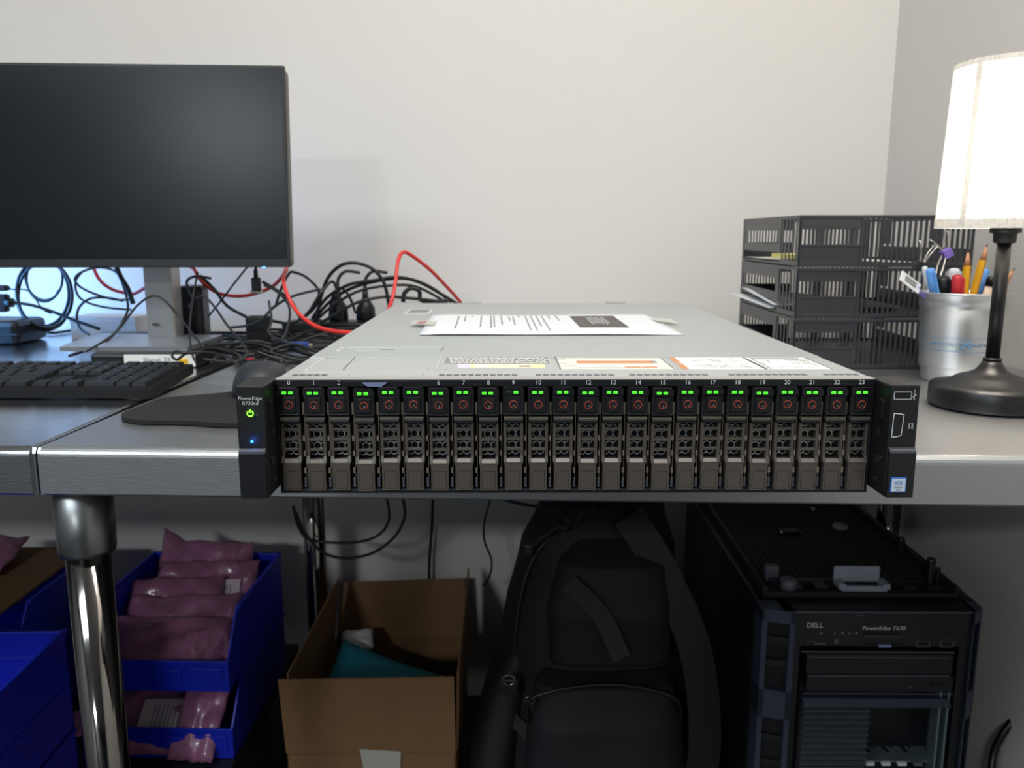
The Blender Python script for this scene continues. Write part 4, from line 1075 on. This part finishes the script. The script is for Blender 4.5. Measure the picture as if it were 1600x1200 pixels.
# ------------------------------------------------------------------ below the table: bins
def make_bin(label, loc, W, D, H_, rz=0, lip=.052, group='blue hopper bins under the table'):
    o = thing('storage_bin', label, 'bin', loc, rz, group); t = .003
    obj('bottom', bx(B(), -W/2, W/2, 0, D, 0, t), 'bin', o)
    obj('rear_wall', bx(B(), -W/2, W/2, D-t, D, 0, H_), 'bin', o)
    prof = [(0, 0), (D, 0), (D, H_), (D*.18, H_), (D*.02, lip+.006), (0, lip)]
    obj('rear_rim', bx(B(), -W/2-.002, W/2+.002, D-t-.004, D+.002, H_-.007, H_, .001), 'bin', o)
    obj('rear_band', bx(B(), -W/2+t, W/2-t, D-t-.002, D-t+.001, H_*.70, H_*.74, .0005), 'bin', o)
    for s in (-1, 1):
        obj('side_wall', prism(B(), prof, 'x', *sorted((s*W/2, s*(W/2-t)))), 'bin', o)
        obj('side_rim', bx(B(), *sorted((s*(W/2+.003), s*(W/2-t))), D*.18, D, H_-.006, H_+.0005, .001), 'bin', o)
        obj('side_rib', bx(B(), *sorted((s*(W/2+.0015), s*(W/2))), .03, D-.01, H_*.45, H_*.48), 'bin', o)
    fl = obj('front_lip', bx(B(), -W/2, W/2, -.001, t, 0, lip, .001), 'bin', o)
    obj('label_holder', bx(B(), -W*.30, W*.18, -.0035, .0005, lip*.18, lip*.72, .001), 'bin', fl)
    obj('label_holder', bx(B(), W*.24, W*.46, -.0035, .0005, lip*.24, lip*.78, .001), 'bin', fl)
    return o
BX, BW = -.566, .238
make_bin('lower blue bin of the right-hand stack under the table', (BX, 1.215, .2612), BW, .285, .115, R(-1.5))
make_bin('upper blue bin of pink bags on the right-hand stack', (BX, 1.215, .378), BW, .285, .120, R(-1.5))
make_bin('front left blue bin, on top of its stack behind the leg', (-.722, .80, .412), .235, .26, .147, R(2), .06)
make_bin('front left blue bin at the bottom of its stack', (-.722, .80, .2612), .235, .26, .149, R(2), .06)
make_bin('rear left blue bin covered by a cardboard sheet', (-.905, 1.22, .380), .235, .285, .125, 0)
make_bin('lowest rear left blue bin beneath the covered bin', (-.905, 1.22, .2612), .235, .285, .116, 0)
tag(box('cardboard_sheet', -1.025, -.800, 1.215, 1.49, .5065, .510, 'card'), 'brown cardboard sheet lying on the rear left bin', 'cardboard')
def pink_bag(label, loc, w_, l_, h_, rot, seed, lab=False, spike=False):
    o = thing('antistatic_bag', label, 'bag', loc, rot=tuple(R(a) for a in rot), group='pink antistatic bags in the blue bins')
    b = B(); NX, NY = 22, 16; off_ = Vector((seed*3.1, seed*1.7, 0)); T, Bt = [], []
    for j in range(NY+1):
        for i in range(NX+1):
            u, v = i/NX*2-1, j/NY*2-1
            th = h_/2*(max(0, 1-abs(u)**3.5)**.5)*(max(0, 1-abs(v)**3.5)**.5)
            n1 = noise.noise(Vector((u*2.2, v*2.2, 0))+off_); n2 = noise.noise(Vector((u*5, v*5, 3))+off_)
            z = (.010*n1+.004*n2)*min(1, w_/.17)
            x = u*w_/2*(1+.05*noise.noise(Vector((v*3, 0, seed)))); y = v*l_/2*(1+.06*noise.noise(Vector((u*3, 4, seed))))
            if spike and u < -.5 and v > .3: y += .030*(v-.3)*(-u-.5)*2.2
            T.append(b.verts.new((x, y, z+th))); Bt.append(b.verts.new((x, y, z-th*.8-.0006)))
    for S_ in (T, Bt):
        for j in range(NY):
            for i in range(NX): a = j*(NX+1)+i; f = b.faces.new((S_[a], S_[a+1], S_[a+NX+2], S_[a+NX+1])); f.smooth = True
    bo = [i for i in range(NX+1)]+[(j+1)*(NX+1)-1 for j in range(1, NY+1)]+[NY*(NX+1)+i for i in range(NX-1, -1, -1)]+[j*(NX+1) for j in range(NY-1, 0, -1)]
    for a, c in zip(bo, bo[1:]+bo[:1]): b.faces.new((T[a], T[c], Bt[c], Bt[a]))
    obj('film', b, 'pink', o)
    if lab:
        b = B()
        f = [b.verts.new((x, y, h_/2+.0042)) for x, y in ((-w_*.12, -l_*.28), (w_*.36, -l_*.28), (w_*.36, l_*.18), (-w_*.12, l_*.18))]; b.faces.new(f)
        obj('white_label', b, 'pinklab', o)
        b = B()
        for k in range(9): x = -w_*.02+k*w_*.035; bx(b, x, x+w_*.012, -l_*.2, l_*.1, h_/2+.0043, h_/2+.0048)
        obj('bar_code', b, 'ptxt', o)
    return o
zb = .384
pink_bag('rearmost pink bag with a pointed corner in the upper bin', (BX-.005, 1.455, .468), .175, .13, .026, (62, 0, -3), 1, spike=True)
pink_bag('pink bag with a white bar code label in the upper bin', (BX+.012, 1.415, .452), .18, .12, .026, (55, 0, 2), 2, lab=True)
pink_bag('pink bag left of the labelled one in the upper bin', (BX-.03, 1.37, .440), .165, .12, .028, (50, 0, 4), 3)
pink_bag('dusky pink bag in the middle of the upper bin', (BX, 1.325, .430), .19, .12, .030, (42, 0, 3), 4)
pink_bag('large shiny pink bag at the front of the upper bin', (BX-.005, 1.275, .420), .205, .115, .034, (36, 0, -2), 5)
pink_bag('crumpled pink bag at the front right corner of the upper bin', (BX+.075, 1.262, .415), .07, .09, .022, (48, 0, 24), 6)
pink_bag('pink bag with a white label in the lower bin', (BX-.02, 1.262, .302), .20, .125, .030, (30, 0, 2), 7, lab=True)
pink_bag('flat pink bag folded over the lip of the lower bin', (BX+.058, 1.235, .312), .075, .12, .020, (48, 0, -8), 8)
pink_bag('pink bag corner poking out left of the table leg', (BX-.100, 1.205, .336), .07, .05, .012, (25, -12, 18), 9)
pink_bag('pinkish bag on the covered bin at the far left', (-.95, 1.40, .53), .13, .12, .020, (12, 0, 5), 10)

# ------------------------------------------------------------------ cardboard box
bb = thing('cardboard_box', 'open brown cardboard box with raised flaps under the table', 'box', (-.2235, 1.20, .1525), R(.5))
bw, bd_, bh, tt = .268, .385, .128, .003
b = B(); bx(b, -bw/2, bw/2, 0, bd_, 0, tt); obj('bottom_panel', b, 'card', bb)
for nm, a in (('front_panel', (-bw/2, bw/2, 0, tt)), ('rear_panel', (-bw/2, bw/2, bd_-tt, bd_)), ('side_panel', (-bw/2, -bw/2+tt, 0, bd_)), ('side_panel', (bw/2-tt, bw/2, 0, bd_))):
    obj(nm, bx(B(), *a, 0, bh), 'card', bb)
def flap(pts, th=.003):
    p = [Vector(q) for q in pts]; nrm = (p[1]-p[0]).cross(p[3]-p[0]).normalized()*th
    b = B(); Aq = [b.verts.new(q) for q in p]; Bq = [b.verts.new(q+nrm) for q in p]
    b.faces.new(Aq); b.faces.new(Bq[::-1])
    for i in range(4): b.faces.new((Aq[i], Aq[(i+1) % 4], Bq[(i+1) % 4], Bq[i]))
    return b
obj('front_flap', flap([(-bw/2-.001, 0, bh), (bw/2, 0, bh), (bw/2-.001, -.004, bh+.133), (-bw/2-.006, -.006, bh+.131)]), 'card', bb)
obj('rear_flap', flap([(-bw/2+.004, bd_, bh), (bw/2, bd_, bh), (bw/2-.004, bd_+.022, bh+.118), (-bw/2+.010, bd_+.022, bh+.110)]), 'card', bb)
obj('side_flap', flap([(-bw/2, .004, bh), (-bw/2, bd_-.03, bh), (-bw/2+.016, bd_-.035, bh+.142), (-bw/2+.004, .006, bh+.133)]), 'card', bb)
obj('side_flap', flap([(bw/2, .004, bh), (bw/2, bd_-.004, bh), (bw/2+.004, bd_-.006, bh+.152), (bw/2+.003, .006, bh+.135)]), 'card', bb)
b = B(); prism(b, [(-.012, bh-.035), (.045, bh-.035), (.047, bh+.003), (-.018, bh+.008)], 'y', -.0045, -.0038)
obj('tape_strip', b, M['tape'], bb)
tg2 = paper('teal_folder', [(-.33, 1.24, .30), (-.12, 1.24, .31), (-.12, 1.42, .285), (-.315, 1.45, .345)], 'teal', 'teal sheet curling up inside the cardboard box', 'folder', bend=-.012, th=.002)
pbx = pink_bag('small clear bubble bag beside the teal sheet in the box', (-.30, 1.50, .318), .06, .05, .018, (20, 0, 10), 12)
for ch_ in pbx.children: ch_.data.materials[0] = M['white_pl']
del pbx['group']

# ------------------------------------------------------------------ backpack
bk = thing('backpack', 'black backpack standing under the table between box and tower', 'backpack', (.135, 1.20, .1525))
def loft(secs, nu=40, amp=.006, seed=0, expo=2.6):
    """secs: (z, cx, cy, rx, ry)"""
    b = B(); rows = []; K = 6; S_ = []
    for i in range(len(secs)-1):
        for j in range(K):
            t = j/K; t = t*t*(3-2*t); S_.append([a*(1-t)+c*t for a, c in zip(secs[i], secs[i+1])])
    S_.append(list(secs[-1]))
    for z, cx, cy, rx, ry in S_:
        row = []
        for k in range(nu):
            a = 2*math.pi*k/nu; c, s = math.cos(a), math.sin(a)
            r = (abs(c)**expo+abs(s)**expo)**(-1/expo)
            p = Vector((cx+rx*c*r, cy+ry*s*r, z)); q = noise.noise(p*9+Vector((seed, 0, 0)))*amp+noise.noise(p*26+Vector((seed, 5, 0)))*amp*.4
            row.append(b.verts.new(p+Vector((c, s, 0))*q))
        rows.append(row)
    for A_, B_ in zip(rows, rows[1:]):
        for k in range(nu): f = b.faces.new((A_[k], A_[(k+1) % nu], B_[(k+1) % nu], B_[k])); f.smooth = True
    b.faces.new(rows[0][::-1]); b.faces.new(rows[-1])
    return b
obj('main_compartment', loft([(0, .005, .10, .165, .10), (.06, .005, .10, .175, .12), (.2, .0, .12, .165, .12), (.33, .0, .14, .145, .115), (.43, .01, .15, .128, .10), (.505, .02, .155, .10, .075), (.545, .03, .16, .05, .04)], seed=1), 'bag', bk)
obj('front_pocket', loft([(.01, .01, -.015, .12, .045), (.08, .01, -.02, .13, .058), (.20, .01, -.01, .12, .05), (.25, .01, .01, .105, .035), (.262, .01, .02, .09, .01)], seed=4), 'bag', bk)
obj('side_pocket', loft([(0, -.170, .08, .042, .08), (.10, -.165, .08, .042, .085), (.22, -.14, .09, .035, .07), (.27, -.125, .10, .015, .05)], seed=7), 'bag2', bk)
obj('upper_pocket', loft([(.28, .02, .02, .095, .03), (.36, .02, .03, .10, .042), (.43, .025, .05, .085, .036), (.46, .03, .07, .06, .01)], seed=9), 'bag', bk)
obj('zipper', tube(B(), [(-.11, -.03, .20), (-.10, -.035, .245), (.01, -.030, .262), (.11, -.035, .245), (.125, -.03, .20)], .003, 6, 8), 'blk', bk)
obj('zipper', tube(B(), [(-.135, .05, .20), (-.125, .06, .34), (-.09, .075, .44), (.0, .09, .50)], .003, 6, 8), 'blk', bk)
def strap(pts, w_, th, m='bag2'):
    P = crom(pts, 8); b = B(); rows = []
    for i, p in enumerate(P):
        d = (P[min(i+1, len(P)-1)]-P[max(i-1, 0)]).normalized(); s = d.cross(Vector((0, -1, .2))).normalized()*w_/2; n_ = s.cross(d).normalized()*th/2
        rows.append([b.verts.new(p+s+n_), b.verts.new(p-s+n_), b.verts.new(p-s-n_), b.verts.new(p+s-n_)])
    for A_, B_ in zip(rows, rows[1:]):
        for k in range(4): b.faces.new((A_[k], A_[(k+1) % 4], B_[(k+1) % 4], B_[k]))
    b.faces.new(rows[0][::-1]); b.faces.new(rows[-1]); return b
obj('shoulder_strap', strap([(.05, .06, .50), (.10, .03, .42), (.15, .0, .30), (.165, -.02, .15), (.14, -.03, .03)], .05, .012), 'bag2', bk)
obj('compression_strap', strap([(-.155, .02, .19), (-.10, .0, .15), (-.04, -.06, .09), (.0, -.09, .05)], .02, .003), 'bag2', bk)
obj('compression_strap', strap([(-.05, -.01, .42), (.0, -.02, .37), (.03, -.04, .31)], .028, .003), 'bag2', bk)
obj('carry_handle', tube(B(), [(-.02, .14, .53), (-.005, .12, .56), (.03, .11, .575), (.06, .13, .555), (.07, .15, .53)], .010, 8, 8), 'bag2', bk)
bkn = obj('buckle', bx(B(), -.155, -.125, -.015, -.005, .235, .262, .003), 'blk', bk)
obj('buckle_ring', tube(B(), [(-.140+.010*math.cos(a), -.017, .262+.008*math.sin(a)) for a in [2*math.pi*i/14 for i in range(14)]], .0018, 6, 1, closed=True), 'chrome', bkn)
bkn = obj('buckle', bx(B(), -.118, -.098, -.022, -.012, .205, .232, .003), 'blk', bk)
obj('buckle_ring', tube(B(), [(-.108+.008*math.cos(a), -.024, .232+.006*math.sin(a)) for a in [2*math.pi*i/14 for i in range(14)]], .0016, 6, 1, closed=True), 'chrome', bkn)
# drawstrings at the top left
for pts in ([(862, 806), (856, 800), (866, 795), (880, 808), (888, 822), (876, 826), (864, 812)], [(892, 820), (886, 808), (896, 798), (906, 803), (904, 815), (896, 822)], [(900, 812), (912, 798), (926, 794), (932, 806), (920, 812)], [(885, 824), (868, 826), (850, 838), (838, 848), (828, 856)]):
    P_ = [at(x, y, 1.24)-bk.location for x, y in pts]
    obj('drawstring', tube(B(), P_, .0028, 7, 6), 'bag2', bk)
obj('cord_stopper', bx(B(), *(lambda p: (p.x-.008, p.x+.006, p.y-.005, p.y+.005, p.z-.012, p.z+.006))(at(826, 856, 1.24)-bk.location), .003), 'blk', bk)

# ------------------------------------------------------------------ tower server
TX, TY, TZ = .4925, 1.055, .1525
tw = thing('tower_server', 'black tower server with slate side fins, under the table at right', 'server', (TX, TY, TZ), R(-.5))
THh = .437; tw2 = .152; td = .55
obj('case', bx(B(), -tw2+.006, tw2-.006, .045, td, .01, THh-.002, .003), 'pctop', tw)
obj('top_panel', bx(B(), -tw2+.028, tw2-.014, .0, td, THh-.004, THh, .001), 'pcblk', tw)
for xx in (-.11, .11):
    for yy in (.06, .48): obj('rubber_foot', bx(B(), xx-.02, xx+.02, yy-.02, yy+.02, 0, .011, .002), 'blk_m', tw)
# inner front: chassis face
X_l, X_r = -.108, .128
def fpx(px, py): # front-plane local coordinates
    p = at(px, py, TY)-Vector((TX, TY, TZ)); return p.x, p.z
cpx = fpx(1245, 1040)[0]
box('control_panel', -.109, .130, -.001, .03, THh-.0505, THh-.001, 'pcblk', tw)
ff = B(); bx(ff, -.109, -.099, 0, .03, .012, THh-.05); bx(ff, .118, .130, 0, .03, .012, THh-.05); bx(ff, -.109, .130, .0, .03, .012, .03)
obj('front_frame', ff, 'pcblk', tw)
box('frame_line', -.109, .130, -.0016, .0, THh-.0022, THh-.0006, 'ear_hi', tw)
def T(s, px, py, size, m='print', sh=0, nm='panel_print'):
    x, z = fpx(px, py); text(nm, s, size, (x, -.0014, z), m, tw, shear=sh, ext=.0001)
T('DELL', 1273, 977, .0100); T('PowerEdge T630', 1380, 981, .0084, sh=.2)
T('<', 1316, 989, .006); T('\u2713' if False else 'v', 1327, 989, .005); T('>', 1338, 989, .006); T('o', 1283, 989, .005); T('i', 1304, 989, .005)
def pbox(nm, px0, py0, px1, py1, m, y0=-.002, y1=.001, parent=None, bev=0):
    x0, z0 = fpx(px0, py1); x1, z1 = fpx(px1, py0); return box(nm, x0, x1, y0, y1, z0, z1, m, parent or tw, bev=bev)
pbox('display_window', 1350, 984, 1408, 993, 'blk_deep'); pbox('display_line', 1350, 993.2, 1408, 994.2, 'ear_hi')
pbox('tag_slot', 1348, 1006, 1408, 1009, 'blk_deep'); pbox('blue_tag', 1371, 1005.5, 1391, 1009.5, 'tag', -.0035)
pbox('card_slot', 1260, 1001, 1274, 1002, 'print_d'); pbox('card_slot', 1272, 1004, 1290, 1006, 'print_d'); pbox('card_icon', 1303, 998, 1309, 1005, 'print_d')
for a in (1430, 1467):
    u_ = pbox('usb_socket', a, 1000.5, a+22, 1009.5, 'print_d'); pbox('socket_cavity', a+1.5, 1001.2, a+20.5, 1008, 'blk_deep', -.0024, .0, u_)
T('o<', 1436, 996, .005, 'print_d'); T('/', 1449, 996, .006, 'print_d'); T('ss<', 1479, 996, .005, 'print_d')
# optical drive bays
pbox('bay_line', 1252, 1018, 1490, 1019.5, 'print_d', -.001); 
d1 = pbox('blank_bay', 1258, 1021, 1488, 1052, 'pcblk', -.003, .02, bev=.001); T('DVD', 1372, 1039, .009, 'slot')
pbox('bay_ledge', 1262, 1025, 1480, 1026.2, 'ear_hi', -.0036, -.002)
d2 = pbox('optical_drive', 1258, 1055.5, 1488, 1079, 'pcblk', -.003, .02, bev=.001)
pbox('tray_line', 1262, 1053.6, 1482, 1055, 'ear_hi', -.0032, -.001); pbox('eject_button', 1452, 1066, 1476, 1072, 'ear', -.005, -.002, bev=.0006); pbox('drive_light', 1419, 1069, 1422, 1072, 'print_d', -.0036)
pbox('bay_line', 1255, 1083, 1488, 1084.2, 'ear_hi', -.001)
x0, z0 = fpx(1252, 1098); x1, z1 = fpx(1480, 1089)
obj('cross_rail', prism(B(), [(-.004, z1), (-.012, z0), (.01, z0), (.01, z1)], 'x', x0, x1), 'pcfin', tw)
# louvred left blank, each slat its own part
me = None; xa, _ = fpx(1252, 1130); xb, _ = fpx(1354, 1130)
for i in range(17):
    _, z = fpx(1300, 1107+i*9.2)
    if z < .03: break
    if me is None:
        b = B(); prism(b, [(-.008, -.0010), (-.0085, .0014), (.0, .0040), (.012, .0040), (.012, -.0010)], 'x', xa, xb); o = obj('louvre_slat', b, 'slat', tw); me = o.data
    else: o = bpy.data.objects.new('louvre_slat', me); C.objects.link(o); o.parent = tw
    o.location = (0, 0, z)
box('louvre_back', xa, xb, .012, .02, .03, THh-.11, 'blk_deep', tw)
# open drive cage on the right
xc, _ = fpx(1358, 1120); xd, _ = fpx(1476, 1120)
cg = obj('drive_cage', bx(B(), xd+.001, xd+.004, 0, .22, .03, THh-.11), 'pcgrn', tw)
obj('cage_rail', bx(B(), xd-.010, xd-.007, .0, .02, .03, THh-.118), 'pcgrn', cg); obj('cage_back', bx(B(), xb, xd, .22, .224, .03, THh-.11), 'blk_deep', cg)
fz = .268-.062; obj('cage_floor', bx(B(), xb, xd, .01, .22, fz-.002, fz), 'pcgrn', cg)
b = B(); random.seed(2)
for r_, yy in enumerate((.03, .075, .12, .165)):
    for c_ in range(3):
        x = xb+.018+c_*.027+r_*.002
        prism(b, [(x, yy), (x+.005, yy), (x+.001, yy+.028), (x-.004, yy+.028)], 'z', fz, fz+.0006)
        cyl(b, (x+.012, yy+.012, fz), (x+.012, yy+.012, fz+.0006), .002, n=8)
tag(obj('cage_perforations', b, 'blk_deep', cg), kind='stuff')
for c_ in range(4):
    x = xb+.006+c_*.0225; obj('backplane_clip', bx(B(), x, x+.012, .004, .009, fz-.004, fz+.0005), 'print' if c_ < 3 else 'print_d', cg)
# corner fins: left and right slate mouldings with windows
def fin(s):
    # plan outline (x, y) outer chamfer
    if s < 0: pl_ = [(-.109, -.006), (-.150, .006), (-.152, .030), (-.125, .05), (-.109, .03)]
    else: pl_ = [(.131, -.006), (.150, .010), (.152, .034), (.14, .05), (.131, .03)]
    ws = [(THh-.118, THh-.018), (THh-.275, THh-.160), (.03, .14)]
    f = B(); prism(f, [(x, y+.012) for x, y in pl_], 'z', .012, THh-.002)
    root = obj('core', f, 'blk_deep', tw)
    b = B(); z = .012
    def wall(z0, z1): prism(b, pl_, 'z', z0, z1)
    zs_ = sorted(ws); cur = .012
    for z0, z1 in zs_: wall(cur, z0); cur = z1
    wall(cur, THh)
    # vertical bars framing the windows
    (xa_, ya_), (xb_, yb_) = pl_[0], pl_[1]
    for k0, k1 in ((0, .16), (.84, 1)):
        q = [(xa_+(xb_-xa_)*k0, ya_+(yb_-ya_)*k0), (xa_+(xb_-xa_)*k1, ya_+(yb_-ya_)*k1)]
        prism(b, [q[0], q[1], (q[1][0], q[1][1]+.006), (q[0][0], q[0][1]+.006)], 'z', .012, THh-.001)
    (xc_, yc_), (xd_, yd_) = pl_[1], pl_[2]
    prism(b, [(xc_, yc_), (xd_, yd_), (xd_-s*.003, yd_), (xc_-s*.003, yc_+.002)], 'z', .012, THh-.001)
    m_ = obj('corner_fin', b, 'pcfin', tw)
    for z0, z1 in ws:
        for k in (1, 2):
            zz = z0+(z1-z0)*k/3; q = [(xa_+(xb_-xa_)*.16, ya_+(yb_-ya_)*.16+.006), (xa_+(xb_-xa_)*.84, ya_+(yb_-ya_)*.84+.006)]
            bb_ = B(); prism(bb_, [q[0], q[1], (q[1][0], q[1][1]+.004), (q[0][0], q[0][1]+.004)], 'z', zz, zz+.010); obj('fin_rib', bb_, 'pcblk', m_)
fin(-1); fin(1)
obj('side_rail', bx(B(), tw2-.014, tw2, .03, td, THh-.02, THh+.001, .002), 'pctop', tw)
obj('side_rail', bx(B(), -tw2, -tw2+.028, .03, td, THh-.02, THh+.001, .002), 'pctop', tw)
pbx_ = B(); p1 = [on(1329, 948, TZ+THh)-tw.location, on(1338, 962, TZ+THh)-tw.location, on(1352, 963, TZ+THh)-tw.location]
obj('release_mark', tube(pbx_, [(p.x, p.y, THh+.0004) for p in p1], .0008, 5, 1), 'ear_hi', tw)

# removed front bezel lying upside down on the tower
ZB = TZ+THh+.0025
bz = thing('front_bezel', 'black honeycomb bezel removed and laid on top of the tower', 'bezel', (TX-.003, TY+.038, ZB), R(-.8))
bW, bL = .138, .43
b = B(); bx(b, -bW, bW, 0, .010, 0, .006, .002); bx(b, -bW, bW, bL-.01, bL, 0, .016, .002); bx(b, -bW, -bW+.008, 0, bL, 0, .014, .002); bx(b, bW-.008, bW, 0, bL, 0, .014, .002); bx(b, -bW, bW, .0, bL, -.0005, .0012)
obj('bezel_frame', b, 'blk_m', bz)
b = B(); n_ = 0
dx = .0085
for r_ in range(42):
    for c_ in range(28):
        x = -bW+.012+c_*.0092+(.0046 if r_ % 2 else 0); y = .055+r_*.0085
        if x > bW-.012: continue
        tube(b, [(x+.0040*math.cos(R(60*k)), y+.0040*math.sin(R(60*k)), .0022) for k in range(6)], .0007, 3, 1, smooth=False, closed=True)
tag(obj('honeycomb_mesh', b, 'pcblk', bz), kind='stuff')
obj('inner_ridge', bx(B(), -bW+.02, bW-.02, .035, .044, .001, .010, .001), 'blk', bz)
for x in (-.095, -.06, -.015, .065, .1): obj('inner_rib', bx(B(), x, x+.018, .012, .034, .001, .009, .001), 'blk', bz)
hx = -.000+.004
b = B(); bx(b, hx-.030, hx+.034, .006, .012, .004, .013, .001); bx(b, hx-.034, hx-.024, .006, .030, .008, .016, .001); bx(b, hx+.028, hx+.038, .006, .030, .008, .016, .001)
bx(b, hx-.034, hx+.032, .028, .033, .010, .034, .004)
obj('grey_handle', b, 'handle', bz)
obj('latch_post', bx(B(), .105, .116, .030, .042, .001, .045, .004), 'blk', bz); obj('latch_post', bx(B(), .119, .125, .034, .040, .001, .03, .002), 'blk', bz)
obj('latch_post', bx(B(), .122, .132, .16, .175, .001, .026, .003), 'blk', bz)
obj('hinge_block', bx(B(), -.120, -.100, .050, .064, .001, .024, .003), 'ear_hi', bz)
obj('key_lock', lathe(B(), [(.011, .001), (.011, .020), (.007, .021)], -.098, .016, 18), 'ear_hi', bz)
obj('round_clip', lathe(B(), [(.012, .001), (.013, .006), (.012, .008)], .072, .275, 20), 'handle', bz)
b = B(); bx(b, -.045, -.008, .23, .245, .001, .012, .003); lo = obj('logo_socket', b, 'chrome', bz)
obj('screw_head', lathe(B(), [(.006, .001), (.006, .008), (.003, .010)], .055, .36, 16), 'chrome', bz)

# ------------------------------------------------------------------ cables under the table
cable(A([(458, 790, 1.42), (466, 822, 1.42), (482, 842, 1.42), (520, 848, 1.42), (565, 846, 1.42), (595, 833, 1.42), (608, 808, 1.42), (603, 772, 1.42), (598, 757, 1.42)]), .0026, 'cable', 'inner black cable loop hanging under the table')
cable(A([(462, 800, 1.40), (475, 830, 1.40), (500, 860, 1.40), (535, 872, 1.40), (580, 865, 1.40), (615, 840, 1.40), (632, 808, 1.40), (629, 775, 1.40), (625, 757, 1.40)]), .0027, 'cable', 'outer black cable loop hanging under the table')
cable(A([(677, 757, 1.65), (675, 820, 1.65), (671, 880, 1.65), (671, 980, 1.65)]), .0031, 'cable', 'straight black cable dropping behind the cardboard box')
cable(A([(767, 757, 1.50), (766, 780, 1.50), (757, 815, 1.50), (757, 845, 1.50), (768, 875, 1.50), (765, 900, 1.50), (755, 915, 1.52)]), .0020, 'cable', 'thin wavy black cable hanging right of the straight one')
cable(A([(765, 770, 1.45), (790, 781, 1.45), (830, 790, 1.42), (870, 794, 1.38), (895, 798, 1.34), (910, 804, 1.31)]), .0030, 'cable', 'black cable running right to the top of the backpack')
cable(A([(1640, 1070, 1.10), (1595, 1112, 1.12), (1566, 1148, 1.12), (1552, 1180, 1.12), (1548, 1230, 1.1)]), .0056, 'cable', 'thick black cable by the right wall beside the tower')
